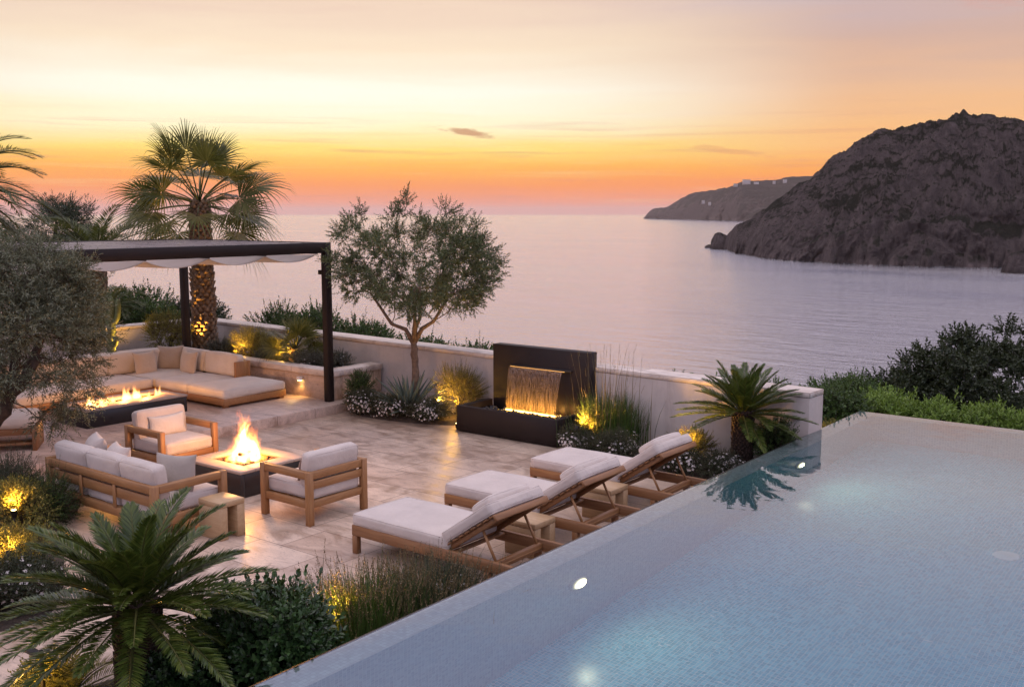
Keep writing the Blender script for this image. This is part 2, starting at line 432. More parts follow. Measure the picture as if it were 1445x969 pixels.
# thin high streaks low over the horizon
vs = nd(nt, 'ShaderNodeMapping'); vs.inputs['Scale'].default_value = (3.0, 3.0, 95); ln(nt, tc.outputs['Generated'], vs.inputs['Vector'])
sn = noise(nt, vs.outputs[0], 1.5, 7, .6, .6)
band = math_(nt, 'MULTIPLY', mrange(nt, z, .004, .02), mrange(nt, z, .13, .04))
c = mixc(nt, math_(nt, 'MULTIPLY', mrange(nt, sn, .52, .75), math_(nt, 'MULTIPLY', band, .45)), c, lin((214, 138, 122)))
c = mixc(nt, math_(nt, 'MULTIPLY', mrange(nt, sn, .47, .28), math_(nt, 'MULTIPLY', band, .30)), c, lin((255, 214, 150)))
# one small dark cloud and a faint wisp
def puff(dirv, su, sv, k, col, c, th=.45):
    d = Vector(dirv).normalized(); e = Vector((d.y, -d.x, 0)).normalized()
    dv = nd(nt, 'ShaderNodeVectorMath', operation='DOT_PRODUCT'); ln(nt, tc.outputs['Generated'], dv.inputs[0]); dv.inputs[1].default_value = e
    ex = math_(nt, 'DIVIDE', dv.outputs['Value'], su); ez = math_(nt, 'DIVIDE', math_(nt, 'ADD', math_(nt, 'SUBTRACT', z, d.z), math_(nt, 'MULTIPLY', dv.outputs['Value'], .13)), sv)
    r2 = math_(nt, 'SQRT', math_(nt, 'ADD', math_(nt, 'POWER', ex, 2.0), math_(nt, 'POWER', ez, 2.0)))
    front = math_(nt, 'GREATER_THAN', az, 0.0)
    vp = nd(nt, 'ShaderNodeMapping'); vp.inputs['Scale'].default_value = (40, 40, 190); ln(nt, tc.outputs['Generated'], vp.inputs['Vector'])
    nn = noise(nt, vp.outputs[0], 1.0, 6, .65, .5)
    f = math_(nt, 'MULTIPLY', mrange(nt, math_(nt, 'SUBTRACT', nn, math_(nt, 'MULTIPLY', r2, .5)), .02, .30), front)
    return mixc(nt, math_(nt, 'MULTIPLY', f, k), c, col)
c = puff((-.64, .76, .0785), .034, .0042, .85, lin((206, 150, 112)), c)
c = puff((-.42, .88, .058), .05, .004, .35, lin((226, 150, 110)), c)
c = puff((-.215, .945, .185), .05, .016, .3, lin((222, 156, 140)), c)
# plus a dim physical dusk sky for the light it adds round the set sun
nis = nd(nt, 'ShaderNodeTexSky'); nis.sky_type = 'NISHITA'; nis.sun_disc = False
nis.sun_elevation = SUN_EL; nis.sun_rotation = math.atan2(SUN[0], SUN[1]); nis.dust_density = 2.0
nsc = nd(nt, 'ShaderNodeVectorMath', operation='SCALE'); ln(nt, nis.outputs[0], nsc.inputs[0]); nsc.inputs['Scale'].default_value = .0004
add = nd(nt, 'ShaderNodeVectorMath', operation='ADD'); ln(nt, c, add.inputs[0]); ln(nt, nsc.outputs[0], add.inputs[1])
ln(nt, add.outputs[0], bg.inputs['Color']); bg.inputs['Strength'].default_value = 1.0
sl = bpy.data.lights.new('sun', 'SUN'); so = bpy.data.objects.new('sun', sl); COL.objects.link(so)
sl.energy = .5; sl.angle = math.radians(176); sl.color = (1, .70, .44)
so.rotation_euler = Vector((SUN[0] * math.cos(math.radians(9)), SUN[1] * math.cos(math.radians(9)), math.sin(math.radians(9)))).to_track_quat('Z', 'Y').to_euler()
SC.view_settings.view_transform = 'Standard'; SC.view_settings.look = 'None'; SC.view_settings.gamma = 1; SC.view_settings.exposure = 0.0
SC.view_settings.use_curve_mapping = False
cy = SC.cycles
cy.use_denoising = True
try: cy.denoiser = 'OPENIMAGEDENOISE'; cy.denoising_input_passes = 'RGB_ALBEDO_NORMAL'; cy.denoising_prefilter = 'ACCURATE'
except Exception: pass
cy.max_bounces = 8; cy.diffuse_bounces = 3; cy.glossy_bounces = 4; cy.transmission_bounces = 6; cy.volume_bounces = 1; cy.transparent_max_bounces = 12
cy.sample_clamp_indirect = 6.0; cy.use_adaptive_sampling = True; cy.adaptive_threshold = .015
cy.caustics_reflective = False; cy.caustics_refractive = True
cy.use_light_tree = True

# ================================================================== materials
M = {}
M['teak'] = mat_wood('teak', (.27, .122, .045), (.38, .185, .072), (.47, .255, .11))
M['teak_dark'] = mat_wood('teak_brown', (.20, .088, .034), (.295, .138, .056), (.385, .20, .09))
M['teak_pale'] = mat_wood('teak_pale', (.42, .26, .13), (.53, .35, .19), (.62, .44, .26))
M['linen'] = mat_fabric('linen', (.66, .575, .515))
M['linen_warm'] = mat_fabric('linen_warm', (.72, .645, .57))
M['linen_grey'] = mat_fabric('linen_grey', (.42, .36, .31))
M['linen_sand'] = mat_fabric('linen_sand', (.58, .47, .37))
M['linen_brown'] = mat_fabric('linen_brown', (.30, .20, .16))
M['travertine'] = mat_stone('travertine', lin((212, 192, 174)), lin((192, 169, 151)), lin((120, 100, 88)), .92, .61)
M['travertine_step'] = mat_stone('travertine_step', lin((200, 180, 166)), lin((186, 164, 150)), lin((120, 100, 90)), 1.25, .82)
M['clad'] = mat_stone('limestone_cladding', lin((206, 184, 162)), lin((196, 172, 150)), lin((140, 120, 104)), 1.3, .6, .6)
M['plaster'] = mat_plain('plaster', (.45, .395, .36), .85, 0, .10, 3.5, .15)
_nt = M['plaster'].node_tree; _b = _nt.nodes['Principled BSDF']; _src = _b.inputs['Base Color'].links[0].from_socket
_d = noise(_nt, coords(_nt, (2.4, 2.4, .35)), 1.6, 7, .68, .5); _e = noise(_nt, coords(_nt), .9, 6, .7, 1.2)
_c = mixc(_nt, mrange(_nt, _d, .52, .70, 0, .34), _src, (.26, .215, .185)); _c = mixc(_nt, mrange(_nt, _e, .55, .68, 0, .30), _c, (.56, .50, .46)); ln(_nt, _c, _b.inputs['Base Color'])
M['cap'] = mat_stone('cap_stone', lin((212, 202, 192)), lin((204, 192, 182)), lin((150, 136, 126)), 1.4, 3.0, .5, .004, .35)
M['slat'] = mat_plain('bronze_slat', (.20, .165, .15), .30, .3, .2, 4)  # paler than the other bronze: sky reflection put into the slat colour
M['steel'] = mat_plain('bronze_steel', (.017, .011, .0105), .58, .1, .2, 4, 0, .3)
M['black'] = mat_plain('black_stone', (.022, .018, .018), .38, 0, .25, 8, .05)
M['pit_top'] = mat_plain('concrete_top', (.42, .33, .27), .45, 0, .12, 7, .06)
M['canvas'] = mat_fabric('canvas', (.72, .67, .62), .1)
_m, _nt, _b = M['canvas'], M['canvas'].node_tree, M['canvas'].node_tree.nodes['Principled BSDF']
_t = nd(_nt, 'ShaderNodeBsdfTranslucent'); _t.inputs['Color'].default_value = (.7, .6, .5, 1); _x = nd(_nt, 'ShaderNodeMixShader'); _x.inputs[0].default_value = .4
ln(_nt, _b.outputs[0], _x.inputs[1]); ln(_nt, _t.outputs[0], _x.inputs[2]); ln(_nt, _x.outputs[0], _nt.nodes['Material Output'].inputs['Surface'])
M['soil'] = mat_plain('soil', (.05, .036, .026), .95, 0, .5, 14, .8)
M['pebble'] = mat_plain('pebble', (.028, .027, .030), .28, 0, .6, 18)
M['lava'] = mat_plain('lava_rock', (.10, .055, .03), .8, 0, .6, 20, .4)
M['lamp_body'] = mat_plain('lamp_metal', (.03, .026, .022), .45, .5, .2, 9)
M['lens'] = mat_emit('lamp_lens', (1, .66, .22), 14)
M['pool_lens'] = mat_emit('pool_lamp_lens', (1, .76, .40), 34)
M['led'] = mat_emit('led_strip', (1, .50, .10), 11)
M['lip'] = mat_emit('lip_strip', (1, .50, .14), 2.2)
_m, _nt, _b = new_mat('painted_glow_lens'); M['pool_lens'] = _m
_s = nd(_nt, 'ShaderNodeAttribute', attribute_name='grain'); _s2 = nd(_nt, 'ShaderNodeSeparateXYZ'); ln(_nt, _s.outputs['Vector'], _s2.inputs[0])
_b.inputs['Base Color'].default_value = (.62, .66, .70, 1); _b.inputs['Roughness'].default_value = .5
_b.inputs['Emission Color'].default_value = (1, .76, .42, 1); ln(_nt, math_(_nt, 'MULTIPLY', math_(_nt, 'POWER', mrange(_nt, _s2.outputs['X'], .125, .015, 0, 1), 2.0), 34.0), _b.inputs['Emission Strength'])   # soft glow painted as emission fading from lens centre to edge
M['drain'] = mat_plain('white_grille', (.78, .80, .80), .4, 0, .05, 9)
M['bark'] = mat_plain('olive_bark', (.155, .105, .072), .9, 0, .45, 16, 1.0)
M['bark_dark'] = mat_plain('old_bark', (.085, .058, .042), .95, 0, .5, 14, 1.0)
M['palm_bark'] = mat_plain('palm_boots', (.20, .125, .072), .9, 0, .45, 14, .8)
M['cycad_bark'] = mat_plain('cycad_bark', (.045, .026, .017), .95, 0, .5, 18, .8)
M['stem'] = mat_plain('stem', (.07, .055, .032), .85, 0, .4, 20)
M['olive'] = mat_leaf('olive_leaf', [(.15, (.028, .042, .016)), (.5, (.074, .100, .042)), (.9, (.165, .195, .095))], .5, .2)
M['olive_silver'] = mat_leaf('silver_olive_leaf', [(.15, (.085, .100, .055)), (.5, (.185, .205, .125)), (.9, (.36, .37, .26))], .5, .2)
M['hedge'] = mat_leaf('hedge_leaf', [(.15, (.016, .034, .010)), (.5, (.038, .078, .018)), (.9, (.085, .140, .035))], .4, .25)
M['hedge_bright'] = mat_leaf('bright_hedge_leaf', [(.15, (.055, .100, .014)), (.5, (.130, .215, .034)), (.9, (.24, .33, .08))], .4, .3)
M['dark'] = mat_leaf('dark_leaf', [(.15, (.010, .016, .008)), (.5, (.024, .036, .016)), (.9, (.052, .066, .032))], .45, .15)
M['glossy'] = mat_leaf('glossy_leaf', [(.15, (.012, .030, .010)), (.5, (.026, .062, .018)), (.9, (.06, .115, .035))], .3, .15, .6)
M['grey_leaf'] = mat_leaf('grey_leaf', [(.15, (.035, .042, .032)), (.5, (.085, .095, .078)), (.9, (.17, .18, .155))], .6, .15)
M['flower_leaf'] = mat_leaf('mound_leaf', [(.15, (.016, .024, .012)), (.5, (.042, .055, .028)), (.9, (.10, .11, .065))], .6, .15)
M['petal'] = mat_leaf('white_petal', [(.1, (.62, .56, .54)), (.9, (.82, .78, .76))], .6, .35)
M['petal_gold'] = mat_leaf('yellow_petal', [(.1, (.6, .38, .06)), (.9, (.8, .6, .15))], .6, .35)
M['gold'] = mat_leaf('golden_shrub_leaf', [(.15, (.075, .080, .018)), (.5, (.16, .155, .035)), (.9, (.30, .26, .075))], .6, .35)
M['straw'] = mat_leaf('straw_stalk', [(.15, (.10, .075, .035)), (.5, (.21, .16, .08)), (.9, (.34, .27, .15))], .6, .3)
M['lavender'] = mat_leaf('lavender_spike', [(.15, (.06, .04, .022)), (.5, (.125, .088, .045)), (.9, (.22, .16, .08))], .7, .2)
M['agave'] = mat_leaf('agave_leaf', [(.15, (.075, .108, .085)), (.5, (.13, .175, .14)), (.9, (.20, .25, .20))], .45, .05)
M['cycad'] = mat_leaf('cycad_leaflet', [(.15, (.022, .040, .008)), (.5, (.052, .082, .014)), (.76, (.100, .128, .026)), (.86, (.15, .105, .035))], .30, .22, .5)
M['fan'] = mat_leaf('fan_leaf', [(.15, (.034, .040, .010)), (.5, (.075, .082, .022)), (.9, (.14, .14, .045))], .45, .35)
M['feather'] = mat_leaf('feather_palm_leaf', [(.15, (.022, .032, .010)), (.5, (.055, .072, .020)), (.9, (.11, .125, .045))], .45, .3)
M['cactus'] = mat_plain('cactus_skin', (.11, .14, .055), .6, 0, .25, 12, .3)
M['facade'] = mat_plain('pale_facade', (.5, .46, .44), .8, 0, .1, .05)
M['rock_small'] = mat_plain('boulder', (.42, .36, .31), .85, 0, .2, 6, .5)
# ================================================================== sea, headlands, ground
SEA = -57.0
m, nt, b = new_mat('sea_water')
v = coords(nt, (1, 1, 1))
cam_rot = (0, 0, -YAW)
va = coords(nt, (.012, .07, 1), rot=(0, 0, -.60)); vb = coords(nt, (.05, .17, 1), rot=(0, 0, -.72)); vc = coords(nt, (.35, 1.1, 1), rot=(0, 0, -.5)); vd = coords(nt, (.0016, .008, 1), rot=(0, 0, -.62))
h = math_(nt, 'ADD', math_(nt, 'MULTIPLY', noise(nt, va, 1, 4, .6, .1), 1.5), math_(nt, 'MULTIPLY', noise(nt, vb, 1, 6, .62, .1), 2.1))
h = math_(nt, 'ADD', h, math_(nt, 'MULTIPLY', noise(nt, vc, 1, 4, .6), .30))
calm = noise(nt, vd, 1, 5, .6, .1)
bu = bump(nt, b, h, 1.0, 2.2)
ln(nt, mrange(nt, calm, .32, .68, .45, .95), bu.inputs['Strength'])
b.inputs['Base Color'].default_value = (.050, .056, .088, 1)
ln(nt, mrange(nt, calm, .3, .7, .08, .16), b.inputs['Roughness'])
sg = nd(nt, 'ShaderNodeBsdfGlossy'); sg.inputs['Color'].default_value = (.96, .93, .94, 1); sg.inputs['Roughness'].default_value = .13; ln(nt, bu.outputs['Normal'], sg.inputs['Normal'])
sm_ = nd(nt, 'ShaderNodeMixShader'); sm_.inputs[0].default_value = .38; ln(nt, b.outputs[0], sm_.inputs[1]); ln(nt, sg.outputs[0], sm_.inputs[2]); ln(nt, sm_.outputs[0], nt.nodes['Material Output'].inputs['Surface'])
b.inputs['IOR'].default_value = 2.0; b.inputs['Specular IOR Level'].default_value = .6
n = 96; rr = np.concatenate([[0], np.geomspace(60, 90000, 40)]); an = np.arange(n) / n * 2 * PI
g = Geo(); V = np.stack([np.outer(rr[1:], np.cos(an)), np.outer(rr[1:], np.sin(an)), np.full((40, n), SEA)], -1).reshape(-1, 3)
i = np.arange(39)[:, None] * n; j = np.arange(n)[None]; k = (j + 1) % n
g.add(V, [np.stack([i + j, i + n + j, i + n + k, i + k], -1).reshape(-1, 4)[:, ::-1], np.arange(n)[None]])
struct(g.build('sea', m))

def pxdir(x):                                        # bearing of a photograph column, seen from the terrace
    a = math.atan((x - 722.5) / 1431.7) - YAW
    return np.array([math.sin(a), math.cos(a)])
def headland(name, prof, shore, back, nu, nv, seed, mat, rough, exps):
    """hill as a height field: prof = (bearing column, ridge elevation in px), shore = (column, distance m)"""
    xs = np.linspace(prof[0][0], prof[-1][0], nu)
    pe = np.interp(xs, *np.array(prof).T); sd = np.interp(xs, *np.array(shore).T); bk = np.interp(xs, *np.array(back).T)
    dirs = np.array([pxdir(x) for x in xs]); t = np.linspace(-.03, 1.9, nv)
    V = np.zeros((nu, nv, 3))
    T = np.broadcast_to(t, (nu, nv)); D = sd[:, None] + T * bk[:, None]
    cosf = np.cos(np.arctan((xs - 722.5) / 1431.7))
    ridge = H + (sd + bk) * pe / 1431.7 * cosf
    X = dirs[:, 0:1] * D; Y = dirs[:, 1:2] * D
    s = rough
    up = np.where(T < 1, np.clip(T, 0, 1) ** exps, np.clip(1 - (T - 1) / .9, -.2, 1) ** 1.0)
    base = SEA + (ridge[:, None] - SEA) * up
    env = np.clip(np.minimum(T * 5, 1), 0, 1) * np.clip(1.15 - np.abs(T - .45) * 1.15, .12, 1)
    Z0 = base
    rid = .6 * (fbm(X / s / 90 + seed, Y / s / 90, 6, .55, True) - .55) + .55 * (fbm(X / s / 170 + 4, Y / s / 60 + Z0 / 220, 5, .5, True) - .55)
    fin = fbm(X / s / 26 + seed, Y / s / 26, 5, .6, True) - .5
    hgt = (ridge - SEA)[:, None]
    Z = base + env * (rid * .36 + fin * .17 + (fbm(X / s / 9 + seed, Y / s / 9, 4, .6, True) - .5) * .05) * hgt
    crest = np.exp(-((T - 1) / .16) ** 2)
    Z += crest * (fbm(X / s / 20 + seed, Y / s / 20, 4, .6) - .5) * hgt * .055
    Z = np.where(T <= 0, np.minimum(Z, SEA - 4), Z)
    sh = (fbm(X / s / 40 + 5, Y / s / 40, 4, .6, True) - .5) * 60 * s * np.clip(1 - T * 3, 0, 1)
    X = X + dirs[:, 0:1] * sh; Y = Y + dirs[:, 1:2] * sh
    g = Geo(); g.add(np.stack([X, Y, Z], -1).reshape(-1, 3), [grid_faces(nu, nv)[:, ::-1]])
    return struct(g.build(name, mat, smooth=True))
def mat_cliff(name, scale, rock1, rock2, scrub, k=.55):
    m, nt, b = new_mat(name)
    v = coords(nt, (1 / scale,) * 3)
    n1 = noise(nt, v, .018, 9, .65, .5); n2 = noise(nt, coords(nt, (1 / scale, 1 / scale, .45 / scale)), .075, 10, .74, .7); n3 = noise(nt, v, .28, 4, .7)
    geo = nd(nt, 'ShaderNodeNewGeometry'); s = nd(nt, 'ShaderNodeSeparateXYZ'); ln(nt, geo.outputs['Normal'], s.inputs[0])
    rock = ramp(nt, n2, [(.3, rock1), (.7, rock2)])
    green = ramp(nt, n3, [(.3, tuple(x * .55 for x in scrub)), (.75, scrub)])
    f = math_(nt, 'ADD', math_(nt, 'MULTIPLY', s.outputs['Z'], .75), math_(nt, 'MULTIPLY', math_(nt, 'SUBTRACT', math_(nt, 'ADD', math_(nt, 'MULTIPLY', n1, .6), math_(nt, 'MULTIPLY', n2, .4)), .5), 2.6))
    c = mixc(nt, mrange(nt, f, k - .16, k + .14), rock, green)
    sz = nd(nt, 'ShaderNodeSeparateXYZ'); tc = nd(nt, 'ShaderNodeTexCoord'); ln(nt, tc.outputs['Object'], sz.inputs[0])
    c = mixc(nt, mrange(nt, sz.outputs['Z'], SEA + 10 * scale, SEA + 2 * scale), c, ramp(nt, n2, [(.3, tuple(x * .9 for x in rock1)), (.7, tuple(x * 1.25 for x in rock2))]))
    ln(nt, c, b.inputs['Base Color']); b.inputs['Roughness'].default_value = .95; b.inputs['Specular IOR Level'].default_value = .1
    surf = math_(nt, 'MULTIPLY', mrange(nt, sz.outputs['Z'], SEA + 1.6 * scale, SEA + .5 * scale), mrange(nt, n3, .42, .58))
    c = mixc(nt, math_(nt, 'MULTIPLY', surf, .8), c, (.6, .6, .61))
    ln(nt, c, b.inputs['Base Color'])
    hh = math_(nt, 'ADD', n2, math_(nt, 'MULTIPLY', n3, .35))
    bump(nt, b, hh, 1.0, 22 * scale)
    return m
cliff = mat_cliff('cliff_rock', 1.0, (.042, .037, .040), (.25, .20, .19), (.026, .031, .021))
far_m = mat_cliff('far_hill', 4.0, (.09, .075, .072), (.15, .125, .12), (.045, .048, .040), .5)
headland('headland', [(1014, -44), (1022, -36), (1040, -16), (1060, -9), (1080, 6), (1100, 20), (1122, 40), (1142, 51), (1158, 66), (1166, 76), (1178, 84), (1200, 95), (1212, 105), (1238, 111), (1270, 116), (1300, 123), (1312, 130), (1340, 134), (1362, 134), (1385, 133), (1410, 130), (1445, 120), (1500, 98), (1560, 82), (1640, 60), (1740, 20), (1800, -40)],
         [(1012, 1900), (1040, 1580), (1080, 1410), (1130, 1330), (1200, 1280), (1300, 1235), (1400, 1240), (1440, 1245), (1520, 1190), (1800, 1050)],
         [(1012, 40), (1060, 130), (1120, 210), (1200, 270), (1362, 380), (1600, 330), (1800, 80)], 620, 280, 3.0, cliff, 1.0, .72)
headland('far_headland', [(908, -6), (916, 3), (922, 7), (940, 9), (960, 20), (985, 30), (1010, 34), (1030, 39), (1050, 43), (1075, 43), (1100, 44), (1130, 50), (1160, 56), (1200, 60), (1260, 62), (1400, 50), (1600, 20), (1700, -6)],
         [(908, 12500), (960, 10500), (1045, 8200), (1300, 7000), (1700, 8000)], [(908, 300), (960, 900), (1100, 1700), (1400, 2400), (1700, 600)], 260, 80, 9.0, far_m, 9.0, .6)

# houses on the far hill: one small block each, wall and roof
def far_house(x, ypx, dist, wd, ht, label):
    d = pxdir(x); zz = H - (ypx - 302) / 1431.7 * dist * math.cos(math.atan((x - 722.5) / 1431.7))
    t = thing('hillside_house', label, 'house', (d[0] * dist, d[1] * dist, zz), YAW, 'pale houses scattered over the far hillside')
    g = Geo(); box(g, (0, 0, ht / 2 - 4), (wd, wd * .7, ht + 8), .3); g.build('wall', M['facade'], t)
    g = Geo(); box(g, (0, 0, ht + 1.5), (wd * 1.06, wd * .76, 3), .3); g.build('roof', M['rock_small'], t)
for a in [(1052, 261, 9350, 62, 40, 'largest blocky building on the skyline of the far hill'),
          (1066, 261.5, 9350, 40, 24, 'lower block joined right of the largest skyline building on far hill'),
          (1037, 263, 9350, 34, 18, 'small block left of the largest building on the far ridge'),
          (1091, 259.5, 9300, 22, 20, 'tiny block standing alone on the far ridge nearer the cliff'),
          (1106, 258.5, 9300, 30, 26, 'small tall block on the far ridge closest to the cliff'),
          (992, 286.5, 8900, 24, 20, 'pale house alone low on the seaward slope of far hill'),
          (1001, 289, 8850, 22, 20, 'pale house just below the lone seaward one on far hill'),
          (1056, 270.5, 9150, 52, 12, 'long low pale terrace right under the skyline building'),
          (1076, 272, 9050, 30, 18, 'pale house at the inland end of the long low terrace'),
          (1091, 270.5, 9050, 40, 14, 'wide pale house nearer the cliff below the far ridge'),
          (1060, 283, 8700, 20, 16, 'small pale house on far hill midway down, one of a close pair'),
          (1065, 282.5, 8700, 16, 16, 'narrower house of the close pair midway down the far hill'),
          (1046, 281, 8800, 40, 10, 'low wide pale house left of the close pair on far hill')]: far_house(*a)

# rocks in the sea off the point
def rock(name, label, c, r, seed, mat, group=None, sub=3):
    import bmesh
    bm = bmesh.new(); bmesh.ops.create_icosphere(bm, subdivisions=sub, radius=1)
    V = np.array([q.co[:] for q in bm.verts]); F = np.array([[q.index for q in f.verts] for f in bm.faces]); bm.free()
    k = 1 + .55 * (fbm(V[:, 0] * 1.3 + seed, V[:, 1] * 1.3 + V[:, 2] * 1.7 + seed, 4, .55, True) - .5)
    g = Geo(); g.add(V * k[:, None] * np.array(r), [F]); o = g.build(name, mat, angle=40); o.location = c
    return tag(o, label, 'rock', group)
d = pxdir(1018); rock('sea_rock', 'tall dark sea rock standing just off the tip of the cliff', (d[0] * 1800, d[1] * 1800, SEA + 2), (18, 16, 24), 4, cliff, 'rocks in the sea off the headland')
d = pxdir(1003); rock('sea_rock', 'low flat sea rock farthest out from the tip of the cliff', (d[0] * 1850, d[1] * 1850, SEA), (9, 7, 6), 8, cliff, 'rocks in the sea off the headland')
d = pxdir(1443); rock('sea_rock', 'reddish rock at the water edge below the cliff, at right frame edge', (d[0] * 1170, d[1] * 1170, SEA), (16, 12, 20), 12, cliff, 'rocks in the sea off the headland')

# terrain under and around the terrace, falling away to the sea
xs = np.unique(np.concatenate([np.linspace(-260, -40, 45), np.linspace(-40, 30, 71), np.linspace(30, 160, 27)]))
ys = np.unique(np.concatenate([np.linspace(-80, 10, 31), np.linspace(10, 60, 51), np.linspace(60, 200, 36)]))
X, Y = np.meshgrid(xs, ys, indexing='ij')
seaward = np.maximum(0, Y - np.where(X < -20.5, 13.0 - .0 * X, 14.6)); left = np.maximum(0, -24 - X)
Z = -.35 - .42 * seaward ** 1.03 - .10 * left - np.where(X < -20.5, 0, .25 * np.clip(seaward, 0, 1))
Z += (fbm(X / 6, Y / 6, 4) - .5) * np.clip(seaward * .12, .08, 2.2)
Z = np.maximum(Z, SEA - 8)
Z = np.where((X > -6.2) & (Y < 15.4), -2.6, Z)
g = Geo(); g.add(np.stack([X, Y, Z], -1).reshape(-1, 3), [grid_faces(len(xs), len(ys))])
ground_m = mat_plain('hill_ground', (.055, .06, .028), .95, 0, .5, .9, .6)
struct(g.build('ground', ground_m, smooth=True))

# ================================================================== terrace
g = Geo(); span(g, -13.147, -5.25, -4, 13.6, -.25, 0, .006); struct(g.build('patio', M['travertine']))
g = Geo(); span(g, -20.1, -13.15, 2.0, 13.5, -.25, .165, .010); struct(g.build('raised_platform', M['travertine_step']))

def wall_line(name, label, p0, p1, th, z0, z1, cap_h, over, side, clip_end=False):
    """free-standing wall from p0 to p1 (front face line), thickness towards side"""
    p0 = np.array(p0, float); p1 = np.array(p1, float); d = p1 - p0; L = np.linalg.norm(d); d /= L; nrm = np.array([-d[1], d[0]]) * side
    t = thing(name, label, 'wall', (p0[0], p0[1], 0), math.atan2(d[1], d[0]))
    g = Geo(); y0, y1 = (0, th) if side > 0 else (-th, 0)
    span(g, 0, L, y0, y1, z0, z1 - cap_h, .006); g.build('wall_face', M['plaster'], t)
    g = Geo(); span(g, -over, L + over, y0 - over, y1 + over, z1 - cap_h, z1, .008); g.build('coping', M['cap'], t)
    return t
wall_line('parapet_wall', 'long pale plastered wall with light coping along the sea side of terrace', (-4.965, 13.0), (-19.6, 13.76), .44, -2.2, 1.115, .075, .004, -1)
wall_line('parapet_wall', 'short pale wall running back beside the cactus, left of the sofa', (-19.62, 13.74), (-19.62, 1.5), .40, -2.2, 1.12, .075, .004, -1)
# raised planter in front of the walls
t = thing('raised_planter', 'low stone planter wall behind the corner sofa, filled with shrubs', 'planter', (0, 0, .165))
g = Geo(); span(g, -18.7, -13.46, 12.17, 12.42, 0, .43); g.build('front_panel', M['clad'], t)
g = Geo(); span(g, -13.70, -13.46, 12.424, 13.40, 0, .43); g.build('return_panel', M['clad'], t)
g = Geo(); span(g, -18.95, -18.704, 3.0, 12.42, 0, .43); g.build('side_panel', M['clad'], t)
g = Geo(); span(g, -18.705, -13.42, 12.13, 12.44, .431, .54, .008); span(g, -13.74, -13.42, 12.441, 13.41, .431, .54, .008); span(g, -18.97, -18.708, 3.0, 12.44, .431, .54, .008); g.build('coping', M['cap'], t)
g = Geo(); span(g, -19.6, -13.71, 12.43, 13.60, .10, .36, .02); span(g, -19.6, -18.96, 3.0, 12.425, .10, .36, .02); struct(g.build('planter_soil', M['soil'], t).copy() if False else g.build('planter_soil', M['soil']))
bpy.data.objects['planter_soil'].location.z = .165

# planting beds on the patio: low uneven soil sheets
def bed(outline, hgt, seed):
    o = np.array(outline, float)
    for _ in range(3):
        q = np.roll(o, -1, 0); o = np.stack([o * .75 + q * .25, o * .25 + q * .75], 1).reshape(-1, 2)
    c = o.mean(0); rings = np.linspace(1, .0, 7)[:-1]
    P = []; n = len(o) * 6; per = np.concatenate([np.linspace(o[i], o[(i + 1) % len(o)], 6, endpoint=False) for i in range(len(o))])
    V = []
    for r in rings:
        q = c + (per - c) * r; zz = np.where(r > .99, .001, hgt * (1 - r ** 4) + .03 * (fbm(q[:, 0] * 3 + seed, q[:, 1] * 3, 3) - .3))
        V.append(np.column_stack([q, np.broadcast_to(zz, len(q))]))
    V = np.concatenate(V + [np.array([[c[0], c[1], hgt]])]); i = np.arange(5)[:, None] * n; j = np.arange(n)[None]; k = (j + 1) % n
    F = np.stack([i + j, i + k, i + n + k, i + n + j], -1).reshape(-1, 4); T = np.stack([5 * n + np.arange(n), 5 * n + (np.arange(n) + 1) % n, np.full(n, 6 * n)], -1)
    g = Geo(); g.add(V, [F, T]); struct(g.build('planting_bed', M['soil'], smooth=True))
bed([(-13.1, 12.15), (-12.2, 12.02), (-11.1, 12.3), (-10.65, 12.6), (-10.6, 13.28), (-13.1, 13.4)], .07, 1)
bed([(-8.45, 11.95), (-7.2, 12.0), (-6.2, 11.85), (-5.3, 11.8), (-5.3, 12.98), (-8.45, 13.1)], .07, 2)
bed([(-5.3, 7.0), (-5.9, 6.75), (-6.3, 5.2), (-6.9, 4.0), (-7.0, 2.0), (-5.3, 2.0)], .07, 3)
bed([(-12.95, 5.6), (-11.7, 5.78), (-10.9, 5.68), (-10.2, 5.35), (-9.2, 4.8), (-8.3, 4.25), (-8.4, 3.6), (-9.5, 3.2), (-12.95, 3.2)], .07, 4)

# ================================================================== pool
WZ = .55; X0, X1, Y0, Y1 = -4.965, 7.0, -6.0, 15.05; FL = WZ - 1.55; RIM = .26
mos = mat_mosaic('pool_mosaic', [(0, (.05, .34, .45)), (.5, (.10, .46, .59)), (1, (.20, .61, .72))], .036)
mos_rim = mat_mosaic('rim_mosaic', [(0, (.50, .47, .48)), (.5, (.62, .58, .585)), (1, (.74, .70, .69))], .034, .3, (.42, .40, .41))
pool = thing('swimming_pool', 'large infinity pool lined with pale blue mosaic, rim level with the water', 'pool', (0, 0, 0))
g = Geo()
def quad(g, a, b_, c_, d_): g.add([a, b_, c_, d_], [[[0, 1, 2, 3]]])
xi, yi = X0 + RIM, Y1 - RIM
quad(g, (xi, Y0, FL), (X1, Y0, FL), (X1, yi, FL), (xi, yi, FL))
g.build('pool_floor', mos, pool); g = Geo()
mos_wall = mat_mosaic('wall_mosaic', [(0, (.42, .50, .60)), (.5, (.54, .60, .68)), (1, (.70, .74, .79))], .036, .25, (.84, .84, .88))  # tiles lightened in colour to make up for light missing on the wall
quad(g, (xi, Y0, FL), (xi, yi, FL), (xi, yi, WZ - .012), (xi, Y0, WZ - .012))
quad(g, (xi, yi, FL), (X1, yi, FL), (X1, yi, WZ - .012), (xi, yi, WZ - .012))
quad(g, (X1, Y0, FL), (X1, Y0, WZ - .012), (X1, yi, WZ - .012), (X1, yi, FL))
g.build('basin_wall', mos_wall, pool)
